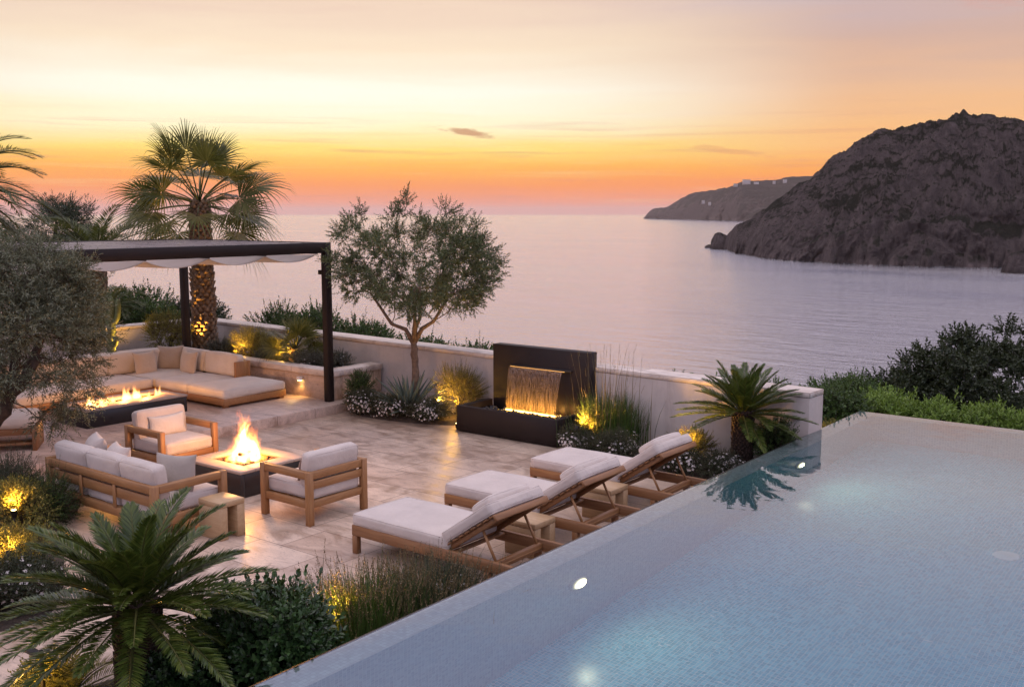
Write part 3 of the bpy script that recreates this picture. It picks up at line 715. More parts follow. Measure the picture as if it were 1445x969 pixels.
g = Geo(); span(g, X0, xi - .001, Y0, Y1, -2.0, WZ - .010, .004); span(g, xi, X1, yi + .001, Y1, -3.5, WZ - .010, .004); g.build('rim', mos_rim, pool)
g = Geo(); span(g, X0 - .10, X0 - .03, Y0, 12.97, -.1, WZ - .045, .004); g.build('overflow_edge', M['lamp_body'], pool)
def pool_light(y, zz):
    f = Geo(); lathe(f, [(.0, -.02), (.145, -.02), (.145, .006), (.125, .012), (.119, .004)], 28, capb=False, capt=False)
    f.xf(tmat((xi + .005, y, zz), rotm(0, PI / 2, 0))); fr = f.build('pool_light', mos_wall, pool, angle=40)
    q = Geo(); lathe(q, [(.118, .0), (.10, .016), (.075, .030), (.05, .038), (.025, .043), (.004, .044)], 24, capb=False, capt=True); q.g = [np.stack([np.hypot(q.v[0][:, 0], q.v[0][:, 1]), q.v[0][:, 2], q.v[0][:, 2]], 1)]; q.xf(tmat((xi + .008, y, zz), rotm(0, PI / 2, 0))); q.build('lens', M['pool_lens'], fr, smooth=True, grain=True)
    L = bpy.data.lights.new('pool_lamp', 'SPOT'); L.energy = 20; L.color = (1, .86, .58); L.spot_size = math.radians(150); L.spot_blend = .8; L.shadow_soft_size = .02
    o = bpy.data.objects.new('pool_lamp', L); COL.objects.link(o); o.location = (xi + .09, y, zz); o.rotation_euler = Vector((-1, 0, .25)).to_track_quat('Z', 'Y').to_euler()
pool_light(7.05, -.10); pool_light(12.05, -.18)
g = Geo(); lathe(g, [(.0, .018), (.10, .018), (.125, .012), (.13, .0)][::-1], 28, capb=False, capt=False); g.xf(tmat((-2.05, 10.9, FL + .001))); g.build('floor_drain', M['drain'], pool, angle=40)
# water body: a thin film runs over the rim, the surface is one sheet
m, nt, b = new_mat('pool_water')
gl = nd(nt, 'ShaderNodeBsdfGlossy'); gl.inputs['Roughness'].default_value = .0; gl.inputs['Color'].default_value = (1, 1, 1, 1)
rf = nd(nt, 'ShaderNodeBsdfRefraction'); rf.inputs['IOR'].default_value = 1.33; rf.inputs['Roughness'].default_value = 0; rf.inputs['Color'].default_value = (.76, .96, 1.0, 1)
fr = nd(nt, 'ShaderNodeFresnel'); fr.inputs['IOR'].default_value = 1.95
bmp = nd(nt, 'ShaderNodeBump'); bmp.inputs['Strength'].default_value = .48; bmp.inputs['Distance'].default_value = .01
nn = math_(nt, 'ADD', math_(nt, 'MULTIPLY', noise(nt, coords(nt, (1, 1, 1)), 2.4, 3, .5, .6), .55), math_(nt, 'MULTIPLY', noise(nt, coords(nt, (1, 1, 1)), 9.0, 2, .5, .4), .05))
ln(nt, nn, bmp.inputs['Height'])
# calmer towards the overflow edge
bmp2 = bmp
for q in (gl, rf, fr): ln(nt, bmp.outputs['Normal'], q.inputs['Normal'])
mx = nd(nt, 'ShaderNodeMixShader'); ln(nt, fr.outputs[0], mx.inputs[0]); ln(nt, rf.outputs[0], mx.inputs[1]); ln(nt, gl.outputs[0], mx.inputs[2])
ln(nt, mx.outputs[0], nt.nodes['Material Output'].inputs['Surface'])
g = Geo(); quad(g, (X0 - .004, Y0, WZ), (X1 - .01, Y0, WZ), (X1 - .01, Y1 + .004, WZ), (X0 - .004, Y1 + .004, WZ))
struct(g.build('pool_water', m))
# ================================================================== furniture
def lounger():
    t = thing('sun_lounger', 'x', 'sun lounger', (-7.5, 7.0, 0), 0, 'teak sun loungers in a row along the pool')
    W = .85; L = 2.12
    g = Geo()
    for y in (.0225, W - .0225): span(g, 0, L, y - .0225, y + .0225, .195, .305, .006)
    span(g, 0, .045, .046, W - .046, .196, .304, .006); span(g, L - .30, L - .25, .046, W - .046, .20, .28, .006)
    for x in np.arange(.12, 1.34, .11): span(g, x, x + .07, .046, W - .046, .272, .292, .003)
    g.build('frame', M['teak_dark'], t, grain=True)
    for x in (.035, 1.80):
        for y in (.035, W - .035):
            q = Geo(); span(q, x - .034, x + .034, y - .034 + (.012 if y > .4 else 0) - .012 * 0, y + .034, 0, .193, .006); q.build('leg', M['teak_dark'], t, grain=True)
    cpart('mattress', 'linen', t, (.66, W / 2, .362), (1.33, W - .012, .125), .035, .016, seed=1)
    A = math.radians(34.5); R = rotm(0, -A, 0); hx, hz = 1.31, .315
    def P(u, y, v): return np.array([hx, y, hz]) + R @ np.array([u, 0, v])
    g = Geo()
    for y in (.07, W - .07): bar(g, P(0, y, 0), P(.71, y, 0), .045, .05, R @ np.array([0, 0, 1]))
    for u in np.linspace(.04, .68, 8): box(g, P(u, W / 2, .034), (.062, W - .03, .018), .003, R)
    box(g, P(.715, W / 2, .005), (.03, W - .02, .062), .004, R)
    g.build('backrest_frame', M['teak_dark'], t, grain=True)
    cpart('back_cushion', 'linen', t, P(.36, W / 2, .105), (.72, W - .012, .115), .035, .014, R, 2)
    cpart('headrest', 'linen', t, P(.525, W / 2 + .015, .185), (.28, W - .20, .10), .048, .016, R, 3)
    for y in (.10, W - .10):
        q = Geo(); tube(q, [P(.44, y, -.02), (1.86, y, .235)], .014, 8); q.build('prop', M['teak'], t, grain=True)
    q = Geo(); tube(q, [(1.86, .03, .235), (1.86, W - .03, .235)], .014, 8); q.build('cross_bar', M['teak'], t, grain=True)
    return t
l1 = lounger(); l1['label'] = 'teak sun lounger nearest the lavender bush, frontmost of the row'
dup(l1, (-7.52, 8.47, 0), .012, 'middle teak sun lounger, standing between the two wooden stools')
dup(l1, (-7.47, 10.06, 0), -.010, 'teak sun lounger nearest the sago palm and white flower mounds')

def stool(loc, sx, sy, h, label, rz=0):
    t = thing('wooden_stool', label, 'side table', loc, rz, 'small wooden stools used as side tables')
    g = Geo(); span(g, -sx / 2, sx / 2, -sy / 2, sy / 2, h - .06, h, .005); g.build('top', M['teak_pale'], t, grain=True)
    for s in (-1, 1):
        q = Geo(); c = s * (sy / 2 - .052); span(q, -sx / 2 + .001, sx / 2 - .001, c - .05, c + .05, 0, h - .062, .005); q.build('leg', M['teak_pale'], t, grain=True)
    g = Geo(); span(g, -.03, .03, -sy / 2 + .104, sy / 2 - .104, .10, .16, .004); g.build('stretcher', M['teak'], t, grain=True)
stool((-9.07, 6.55, 0), .38, .33, .42, 'wooden stool beside the sofa arm and the big sago palm')
stool((-6.06, 8.17, 0), .40, .36, .37, 'wooden stool between the front and the middle lounger')
stool((-6.12, 9.72, 0), .40, .38, .37, 'wooden stool between the middle lounger and the farthest one')

def armchair(loc, rz, label):
    # local: seat faces -x, back at +x
    t = thing('armchair', label, 'armchair', loc, rz, 'teak armchairs by the fire pit')
    D, W = .86, .91; p = .075; hx, hy = D / 2, W / 2
    for sx in (-1, 1):
        for sy in (-1, 1):
            q = Geo(); x, y = sx * (hx - p / 2), sy * (hy - p / 2); span(q, x - p / 2, x + p / 2, y - p / 2, y + p / 2, 0, .622, .006); q.build('leg', M['teak'], t, grain=True)
    for s in (-1, 1):
        q = Geo(); y = s * (hy - p / 2); span(q, -hx + p + .001, hx - p - .001, y - p / 2 + .002, y + p / 2 - .002, .535, .62, .006); q.build('arm', M['teak'], t, grain=True)
    g = Geo()
    for s in (-1, 1): span(g, -hx + p + .001, hx - p - .001, s * (hy - p / 2) - .024, s * (hy - p / 2) + .024, .20, .285, .005)
    for x in (-hx + .04, hx - .04): span(g, x - .024, x + .024, -hy + p + .001, hy - p - .001, .20, .285, .005)
    for x in np.linspace(-hx + .12, hx - .12, 6): span(g, x - .035, x + .035, -hy + .062, hy - .062, .245, .268, .003)
    g.build('seat_frame', M['teak'], t, grain=True)
    for z0 in (.528, .415):
        q = Geo(); span(q, hx - .055, hx - .018, -hy + p + .001, hy - p - .001, z0, z0 + .092, .005); q.build('back_slat', M['teak'], t, grain=True)
    cpart('seat_cushion', 'linen', t, (-.02, 0, .365), (D - .06, W - 2 * p - .01, .165), .045, .018, seed=5)
    R = rotm(0, PI / 2 + .15, 0)
    cpart('back_cushion', 'linen', t, (hx - .155, 0, .615), (.40, W - 2 * p + .01, .155), .05, .02, R, 6)
    return t
c2 = armchair((-8.94, 7.765, 0), 0, 'teak armchair seen from behind, between the fire pit and the loungers')
dup(c2, (-12.1, 7.96, 0), PI, 'teak armchair facing the camera with a lumbar pillow, lit orange by the fire')

def throw(name, label, loc, rx, rz, w, h, t, mat, seed, ry=0, group='throw pillows on the outdoor seats'):
    g = Geo(); pillow(g, w, h, t, seed); o = g.build(name, M[mat], smooth=True)
    o.location = loc; o.rotation_euler = (rx, ry, rz); return tag(o, label, 'pillow', group)
throw('throw_pillow', 'wide lumbar pillow leaning in the armchair that faces the camera', (-12.235, 7.99, .585), -.33, PI / 2, .56, .30, .15, 'linen_warm', 1)
throw('throw_pillow', 'brown pillow almost hidden in the armchair seen from behind', (-8.83, 7.62, .565), .30, PI / 2, .36, .30, .13, 'linen_brown', 2)

# three-seat sofa, back towards the big sago palm
t = thing('sofa', 'three-seat teak sofa seen from behind with cream cushions and slatted back', 'sofa', (-10.48, 6.375, 0))
W, D, p = 2.24, .95, .08; hx, hy = W / 2, D / 2
for sx in (-1, 1):
    for sy in (-1, 1):
        q = Geo(); x, y = sx * (hx - p / 2), sy * (hy - p / 2); span(q, x - p / 2, x + p / 2, y - p / 2, y + p / 2, 0, .622, .006); q.build('leg', M['teak'], t, grain=True)
for s in (-1, 1):
    q = Geo(); x = s * (hx - p / 2); span(q, x - p / 2 + .002, x + p / 2 - .002, -hy + p + .001, hy - p - .001, .535, .62, .006); q.build('arm', M['teak'], t, grain=True)
g = Geo()
for y in (-hy + .04, hy - .04): span(g, -hx + p + .001, hx - p - .001, y - .024, y + .024, .17, .27, .005)
for s in (-1, 1): span(g, s * (hx - p / 2) - .024, s * (hx - p / 2) + .024, -hy + p + .001, hy - p - .001, .17, .27, .005)
for y in np.linspace(-hy + .12, hy - .12, 7): span(g, -hx + .065, hx - .065, y - .035, y + .035, .235, .258, .003)
g.build('seat_frame', M['teak'], t, grain=True)
q = Geo(); span(q, -hx + p + .001, hx - p - .001, -hy + .002, -hy + .06, .530, .62, .005); q.build('back_rail', M['teak'], t, grain=True)
q = Geo(); span(q, -hx + p + .001, hx - p - .001, -hy + .024, -hy + .054, .385, .500, .004); q.build('back_slat', M['teak'], t, grain=True)
for x in (-hx + p + .69, -hx + p + 1.39):
    q = Geo(); span(q, x - .028, x + .028, -hy + .004, -hy + .022, .272, .529, .004); q.build('back_post', M['teak'], t, grain=True)
for k in range(3):
    x = -hx + p + (W - 2 * p) / 3 * (k + .5)
    cpart('seat_cushion', 'linen', t, (x, .03, .345), ((W - 2 * p) / 3 - .006, D - .09, .17), .045, .018, seed=20 + k)
    R = rotm(PI / 2 + .16, 0, 0)
    cpart('back_cushion', 'linen', t, (x, -hy + .175, .615), ((W - 2 * p) / 3 - .006, .40, .17), .055, .022, R, 30 + k)
throw('throw_pillow', 'grey square pillow propped at the near arm end of the sofa', (-9.72, 6.42, .62), -.28, .42, .50, .44, .17, 'linen_grey', 3)
throw('throw_pillow', 'pale pillow peeking above the sofa back, closest to the platform step', (-11.23, 6.33, .65), -.30, -.35, .46, .44, .25, 'linen', 4)
throw('throw_pillow', 'low pale pillow behind the sofa back, right next to the taller one', (-10.83, 6.36, .60), -.5, -.2, .46, .42, .25, 'linen', 5)

# corner sofa on the platform
B = .165
t = thing('corner_sofa', 'large L-shaped outdoor sofa with cream cushions on a low teak base', 'sofa', (0, 0, B))
def base(x0, x1, y0, y1):
    q = Geo(); span(q, x0, x1, y0, y1, .045, .165, .006); q.build('base_frame', M['teak'], t, grain=True)
base(-17.72, -16.45, 6.6, 10.498); base(-17.72, -14.36, 10.50, 11.86)
for x, y in [(-14.44, 10.58), (-14.44, 11.78), (-15.9, 10.58), (-16.53, 6.7), (-16.53, 8.5), (-17.6, 6.7), (-17.6, 11.75)]:
    q = Geo(); span(q, x - .05, x + .05, y - .05, y + .05, 0, .044, .004); q.build('foot', M['teak_dark'], t, grain=True)
def seat(x0, x1, y0, y1, s, n='seat_cushion'):
    cpart(n, 'linen_warm', t, ((x0 + x1) / 2, (y0 + y1) / 2, .238), (x1 - x0 - .006, y1 - y0 - .006, .155), .05, .022, seed=s)
seat(-15.44, -14.35, 10.49, 11.86, 41, 'chaise_cushion'); seat(-16.44, -15.44, 10.49, 11.60, 42); seat(-17.48, -16.44, 10.49, 11.60, 43)
seat(-17.48, -16.43, 9.20, 10.49, 44); seat(-17.48, -16.43, 7.91, 9.20, 45); seat(-17.48, -16.43, 6.62, 7.91, 46)
q = Geo(); span(q, -17.72, -15.37, 11.80, 11.86, .166, .60, .006); q.build('back_board', M['teak'], t, grain=True)
q = Geo(); span(q, -17.72, -17.66, 6.6, 11.798, .166, .60, .006); q.build('back_board', M['teak'], t, grain=True)
q = Geo(); span(q, -15.425, -15.37, 11.52, 11.797, .166, .60, .006); q.build('end_board', M['teak'], t, grain=True)
R = rotm(PI / 2 - .14, 0, 0)
for k, (x0, x1) in enumerate([(-16.42, -15.44), (-17.42, -16.43)]):
    cpart('back_cushion', 'linen_warm', t, ((x0 + x1) / 2, 11.67, .515), (x1 - x0, .41, .19), .055, .026, R, 50 + k)
R2 = rotm(0, -PI / 2 + .14, 0)
for k, (y0, y1) in enumerate([(10.20, 11.42), (8.93, 10.19), (7.66, 8.92), (6.62, 7.65)]):
    cpart('back_cushion', 'linen_warm', t, (-17.53, (y0 + y1) / 2, .515), (.41, y1 - y0, .19), .055, .026, R2, 55 + k)
throw('throw_pillow', 'sand square pillow on the left run of the corner sofa', (-17.22, 10.83, B + .50), .26, PI / 2 + PI + .12, .50, .46, .18, 'linen_sand', 6)
throw('throw_pillow', 'tall grey pillow tucked in the very corner of the L-shaped sofa', (-17.30, 11.42, B + .54), -.16, .75, .50, .48, .18, 'linen_grey', 7)
throw('throw_pillow', 'sand square pillow on the right run of the corner sofa', (-16.66, 11.40, B + .50), -.24, -.06, .50, .46, .18, 'linen_sand', 8)

# slatted ottoman on the platform edge
t = thing('ottoman', 'wide wooden ottoman with a thick cream cushion and a low shelf, under the olive', 'ottoman', (-14.50, 6.66, B), math.radians(54))
W, D = 1.15, .62
for s in (-1, 1):
    q = Geo(); span(q, s * W / 2 - .03, s * W / 2 + .03, -D / 2, D / 2, 0, .335, .006); q.build('side_panel', M['teak_dark'], t, grain=True)
q = Geo(); span(q, -W / 2 + .032, W / 2 - .032, -D / 2 + .02, -D / 2 + .05, .23, .33, .005); span(q, -W / 2 + .032, W / 2 - .032, D / 2 - .05, D / 2 - .02, .23, .33, .005); q.build('rail', M['teak_dark'], t, grain=True)
q = Geo(); span(q, -W / 2 + .032, W / 2 - .032, -D / 2 + .03, D / 2 - .03, .085, .115, .005); q.build('shelf', M['teak_dark'], t, grain=True)
cpart('cushion', 'linen_warm', t, (0, 0, .425), (W + .03, D + .02, .175), .065, .035, seed=70)

# ================================================================== fire
def mat_flame(name, kind, Hf, R0, strength, wave):
    m = bpy.data.materials.new(name); m.use_nodes = True; nt = m.node_tree; nt.nodes.remove(nt.nodes['Principled BSDF'])
    tc = nd(nt, 'ShaderNodeTexCoord'); o = tc.outputs['Object']
    mp = nd(nt, 'ShaderNodeMapping'); mp.inputs['Scale'].default_value = (1, 1, .55); ln(nt, o, mp.inputs['Vector'])
    nv = nd(nt, 'ShaderNodeTexNoise'); nv.inputs['Scale'].default_value = wave; nv.inputs['Detail'].default_value = 3; nv.inputs['Roughness'].default_value = .55; ln(nt, mp.outputs[0], nv.inputs['Vector'])
    s = nd(nt, 'ShaderNodeSeparateXYZ'); ln(nt, o, s.inputs[0])
    sn = nd(nt, 'ShaderNodeSeparateXYZ'); ln(nt, nv.outputs['Color'], sn.inputs[0])
    h = math_(nt, 'DIVIDE', s.outputs['Z'], Hf, clamp=True)
    amp = math_(nt, 'MULTIPLY', math_(nt, 'ADD', h, .12), R0 * 2.3)
    x = math_(nt, 'ADD', s.outputs['X'], math_(nt, 'MULTIPLY', math_(nt, 'SUBTRACT', sn.outputs['X'], .5), amp))
    y = math_(nt, 'ADD', s.outputs['Y'], math_(nt, 'MULTIPLY', math_(nt, 'SUBTRACT', sn.outputs['Y'], .5), amp))
    if kind == 'bonfire':
        r = math_(nt, 'SQRT', math_(nt, 'ADD', math_(nt, 'MULTIPLY', x, x), math_(nt, 'MULTIPLY', y, y)))
        hl = nd(nt, 'ShaderNodeTexNoise'); hl.inputs['Scale'].default_value = 9; hl.inputs['Detail'].default_value = 1
        cxy = nd(nt, 'ShaderNodeCombineXYZ'); ln(nt, x, cxy.inputs[0]); ln(nt, y, cxy.inputs[1]); ln(nt, cxy.outputs[0], hl.inputs['Vector'])
        peak = math_(nt, 'MULTIPLY', math_(nt, 'POWER', math_(nt, 'SUBTRACT', 1.0, math_(nt, 'DIVIDE', r, R0 * 1.25), clamp=True), .85), mrange(nt, hl.outputs['Fac'], .3, .62, .45, 1.12))
        d = math_(nt, 'SUBTRACT', peak, h)
    else:
        r = math_(nt, 'ABSOLUTE', x)
        hl = nd(nt, 'ShaderNodeTexNoise'); hl.noise_dimensions = '1D'; hl.inputs['Scale'].default_value = 6.2; hl.inputs['Detail'].default_value = 2
        ln(nt, y, hl.inputs['W'])
        peak = math_(nt, 'MULTIPLY', math_(nt, 'SUBTRACT', 1.0, math_(nt, 'DIVIDE', r, R0), clamp=True), mrange(nt, hl.outputs['Fac'], .36, .66, .14, 1.05))
        d = math_(nt, 'SUBTRACT', peak, h)
    f = mrange(nt, d, .0, .42)
    col = ramp(nt, f, [(0, (1, .10, .005)), (.3, (1, .24, .015)), (.65, (1, .46, .07)), (1, (1, .72, .28))])
    e = nd(nt, 'ShaderNodeEmission'); ln(nt, col, e.inputs['Color']); ln(nt, math_(nt, 'MULTIPLY', math_(nt, 'POWER', f, 1.25), strength), e.inputs['Strength'])
    ln(nt, e.outputs[0], nt.nodes['Material Output'].inputs['Volume'])
    try: m.cycles.volume_step_rate = .25
    except Exception: pass
    try: m.cycles.volume_sampling = 'MULTIPLE_IMPORTANCE'
    except Exception: pass
    return m
def lamp(name, loc, energy, col, r=.1, kind='POINT', aim=None, spot=90, blend=.6):
    L = bpy.data.lights.new(name, kind); L.energy = energy; L.color = col; L.shadow_soft_size = r
    o = bpy.data.objects.new(name, L); COL.objects.link(o); o.location = loc
    if kind == 'SPOT':
        L.spot_size = math.radians(spot); L.spot_blend = blend
        o.rotation_euler = (-Vector(aim)).to_track_quat('Z', 'Y').to_euler()
    return o
def chunks(g, n, fx, fy, z, r, seed):
    import bmesh
    bm = bmesh.new(); bmesh.ops.create_icosphere(bm, subdivisions=1, radius=1); V0 = np.array([q.co[:] for q in bm.verts]); F0 = np.array([[q.index for q in f.verts] for f in bm.faces]); bm.free()
    ra = np.random.default_rng(seed)
    for k in range(n):
        s = r * ra.uniform(.6, 1.3) * ra.uniform(.65, 1.2, 3); A = rotm(*ra.uniform(0, 6, 3))
        V = (V0 * (1 + ra.uniform(-.18, .18, (len(V0), 1)))) * s; g.add(V @ A.T + np.array([ra.uniform(*fx), ra.uniform(*fy), z + ra.uniform(-.3, .5) * r]), [F0])
def frame_top(g, x0, x1, y0, y1, a0, a1, b0, b1, z0, z1):
    span(g, x0, x1, y0, b0, z0, z1, .004); span(g, x0, x1, b1, y1, z0, z1, .004)
    span(g, x0, a0, b0 + .0005, b1 - .0005, z0, z1, .004); span(g, a1, x1, b0 + .0005, b1 - .0005, z0, z1, .004)
# square fire pit
t = thing('fire_pit', 'square black fire pit with a pale top and tall flames between sofa and armchairs', 'fire pit', (-10.62, 8.08, 0))
g = Geo()
frame_top(g, -.565, .565, -.53, .53, -.50, .50, -.465, .465, .0, .305); g.build('body', M['black'], t)
g = Geo(); frame_top(g, -.575, .575, -.54, .54, -.335, .335, -.31, .31, .306, .342); g.build('top', M['pit_top'], t)
g = Geo(); span(g, -.36, .36, -.33, .33, .2, .25); g.build('burner_tray', M['black'], t)
g = Geo(); chunks(g, 230, (-.32, .32), (-.295, .295), .285, .032, 5); o = struct(g.build('lava_rock', M['lava'], t, angle=35), 'stuff')
for k, (p0, p1, r) in enumerate([((-.16, -.12, .31), (.12, .08, .37), .035), ((.17, -.10, .31), (-.10, .10, .40), .03), ((-.02, .17, .31), (.05, -.15, .42), .028), ((-.2, .05, .30), (.1, -.02, .44), .026)]):
    q = Geo(); tube(q, [p0, tuple((np.array(p0) + p1) / 2 + [0, 0, .01]), p1], [r, r * 1.05, r * .85], 9); q.build('log', M['bark_dark'], t, angle=50)
q = Geo(); lathe(q, [(.02, 0), (.27, .0), (.31, .12), (.29, .34), (.2, .58), (.10, .70)], 20); fl = q.build('flame', mat_flame('bonfire_flame', 'bonfire', .70, .25, 30, 5.5), t); fl.location = (0, 0, .31)
lamp('fire_lamp', (-10.62, 8.08, .74), 72, (1, .40, .09), .13); lamp('ember_lamp', (-10.62, 8.08, .44), 4, (1, .36, .07), .10)
# long fire table on the platform
t = thing('fire_table', 'long low black fire table with a row of flames in front of the corner sofa', 'fire table', (-15.15, 9.08, B))
g = Geo(); frame_top(g, -.46, .46, -.91, .91, -.40, .40, -.85, .85, 0, .26); g.build('body', M['black'], t)
g = Geo(); frame_top(g, -.47, .47, -.92, .92, -.11, .11, -.74, .74, .261, .292); g.build('top', M['pit_top'], t)
g = Geo(); span(g, -.14, .14, -.77, .77, .18, .22); g.build('burner_tray', M['black'], t)
g = Geo(); chunks(g, 150, (-.10, .10), (-.72, .72), .245, .020, 6); struct(g.build('lava_rock', M['lava'], t, angle=35), 'stuff')
q = Geo(); span(q, -.10, .10, -.70, .70, 0, .30); fl = q.build('flame', mat_flame('burner_flame', 'line', .28, .085, 30, 8.0), t); fl.location = (0, 0, .255)
for y in (-.45, 0, .45): lamp('burner_lamp', (-15.15, 9.08 + y, B + .44), 22, (1, .42, .10), .09)

# ================================================================== waterfall fountain
t = thing('wall_fountain', 'dark bronze waterfall fountain with a pebble basin, glowing amber', 'fountain', (-9.53, 12.18, 0))
g = Geo(); bw = .095
span(g, -1.0, 1.0, 0, bw, .012, .425, .005); span(g, -1.0, -1.0 + bw, bw + .0005, .83, .012, .425, .005); span(g, 1.0 - bw, 1.0, bw + .0005, .83, .012, .425, .005)
span(g, -1.0 + bw + .001, 1.0 - bw - .001, bw + .001, .83, .012, .20, .005); g.build('basin', M['steel'], t)
g = Geo(); span(g, -.90, 1.03, .832, 1.035, 0, 1.355, .006); g.build('back_panel', M['steel'], t)
g = Geo(); span(g, -.50, .72, .768, .831, 1.025, 1.05, .004); g.build('spout', M['black'], t)
g = Geo(); span(g, -.48, .60, .757, .764, 1.022, 1.027, .003); g.build('lip_light', M['lip'], t)
g = Geo(); chunks(g, 420, (-.88, .88), (.12, .80), .30, .030, 9); struct(g.build('pebbles', M['pebble'], t, smooth=True), 'stuff')
g = Geo(); span(g, -.46, .54, .60, .625, .315, .340, .004); g.build('basin_light', M['led'], t)
m, nt, b = new_mat('water_sheet')
v = coords(nt, (60, 60, 1.1)); n1 = noise(nt, v, 1.0, 6, .7, .3)
g1 = nd(nt, 'ShaderNodeBsdfGlossy'); g1.inputs['Roughness'].default_value = .22; g1.inputs['Color'].default_value = (.85, .85, .9, 1)
d1 = nd(nt, 'ShaderNodeBsdfTranslucent'); d1.inputs['Color'].default_value = (.85, .62, .40, 1)
t1 = nd(nt, 'ShaderNodeBsdfTransparent'); t1.inputs['Color'].default_value = (.97, .97, .97, 1)
bb = nd(nt, 'ShaderNodeBump'); bb.inputs['Strength'].default_value = .6; bb.inputs['Distance'].default_value = .02; ln(nt, n1, bb.inputs['Height']); ln(nt, bb.outputs['Normal'], g1.inputs['Normal'])
a1 = nd(nt, 'ShaderNodeMixShader'); a1.inputs[0].default_value = .72; ln(nt, g1.outputs[0], a1.inputs[1]); ln(nt, d1.outputs[0], a1.inputs[2])
a2 = nd(nt, 'ShaderNodeMixShader'); ln(nt, mrange(nt, n1, .40, .62, .03, .34), a2.inputs[0]); ln(nt, t1.outputs[0], a2.inputs[1]); ln(nt, a1.outputs[0], a2.inputs[2])
ln(nt, a2.outputs[0], nt.nodes['Material Output'].inputs['Surface'])
nu, nv_ = 60, 24; U = np.linspace(-.47, .59, nu); S = np.linspace(0, 1, nv_)
V = np.zeros((nu, nv_, 3)); zz = 1.03 - .71 * S ** 1.25
V[..., 0] = U[:, None] * (1 - .06 * S) - .02 * S; V[..., 1] = .755 - .14 * np.sqrt(S) + .006 * np.sin(U * 40)[:, None] * S; V[..., 2] = zz
q = Geo(); q.add(V.reshape(-1, 3), [grid_faces(nu, nv_)]); o = q.build('water_curtain', m, t, smooth=True)
sm = o.modifiers.new('thickness', 'SOLIDIFY'); sm.thickness = .006
for x in (-10.0, -9.75, -9.5, -9.25, -9.02): lamp('fountain_lamp', (x, 12.92, .37), 2.8, (1, .50, .10), .03)
lamp('fountain_wash', (-8.80, 12.90, .40), 2.2, (1, .48, .10), .03)

# ================================================================== pergola
t = thing('pergola', 'dark bronze pergola with slatted roof and swagged cream canvas over the corner sofa', 'pergola', (0, 0, B))
px0, px1, py0, py1, zt = -17.78, -13.40, 5.2, 12.16, 2.84
for x, y in [(px1 - .065, py1 - .065), (px0 + .065, py1 - .065), (px1 - .065, py0 + .065), (px0 + .065, py0 + .065)]:
    q = Geo(); span(q, x - .065, x + .065, y - .065, y + .065, 0, zt, .006); q.build('post', M['steel'], t)
for (x0, x1, y0, y1) in [(px1 - .128, px1 - .002, py0 + .132, py1 - .132), (px0 + .002, px0 + .128, py0 + .132, py1 - .132), (px0 + .132, px1 - .132, py1 - .128, py1 - .002), (px0 + .132, px1 - .132, py0 + .002, py0 + .128)]:
    q = Geo(); span(q, x0, x1, y0, y1, zt - .185, zt - .001, .005); q.build('beam', M['steel'], t)
for x in np.linspace(px0 + .36, px1 - .36, 13):
    q = Geo(); span(q, x - .045, x + .045, py0 + .13, py1 - .13, zt - .040, zt - .010, .004); q.build('roof_slat', M['slat'], t)
yy = np.linspace(py0 + .2, py1 - .18, 150); ph = (py1 - .2 - yy) / 1.12
zc = zt - .205 - .125 * np.abs(np.sin(PI * ph)) ** .8
V = np.zeros((2, 150, 3)); xx = np.linspace(px0 + .2, px1 - .16, 24); V = np.zeros((24, 150, 3))
V[..., 0] = xx[:, None]; V[..., 1] = yy; V[..., 2] = zc + .012 * np.sin(xx * 2.3)[:, None]
q = Geo(); q.add(V.reshape(-1, 3), [grid_faces(24, 150)]); o = q.build('canvas', M['canvas'], t, smooth=True)
sm = o.modifiers.new('thickness', 'SOLIDIFY'); sm.thickness = .004
for k in range(7):
    y = py1 - .2 - k * 1.12
    if y > py0 + .2:
        q = Geo(); span(q, px0 + .14, px1 - .14, y - .012, y + .012, zt - .205, zt - .187, .003); q.build('canvas_rod', M['lamp_body'], t)
q = Geo(); span(q, px1 - .25, px1 - .131, py1 - .10, py1 - .03, 2.27, 2.35, .005); q.build('bracket', M['steel'], t)

# wall sconce on the planter
t = thing('wall_sconce', 'small round wall light under the coping, casting a warm pool on the platform', 'wall light', (-14.28, 12.165, .50))
q = Geo(); lathe(q, [(.0, -.03), (.04, -.03), (.055, -.028), (.055, .03), (.0, .03)], 20, (0, -.05, 0), False, False); q.build('housing', M['drain'], t, angle=40)
q = Geo(); lathe(q, [(.0, -.04), (.04, -.04), (.045, -.031)], 18, (0, -.05, 0), False, False); q.build('lens', M['lens'], t)
lamp('sconce_lamp', (-14.28, 12.10, .44), 7, (1, .55, .16), .03, 'SPOT', (0, -.25, -1), 130, .7)
# boulder
rock('garden_boulder', 'rounded cream boulder at the edge of the bed behind the sofa', (-11.32, 5.93, .10), (.2, .16, .17), 21, M['rock_small'])
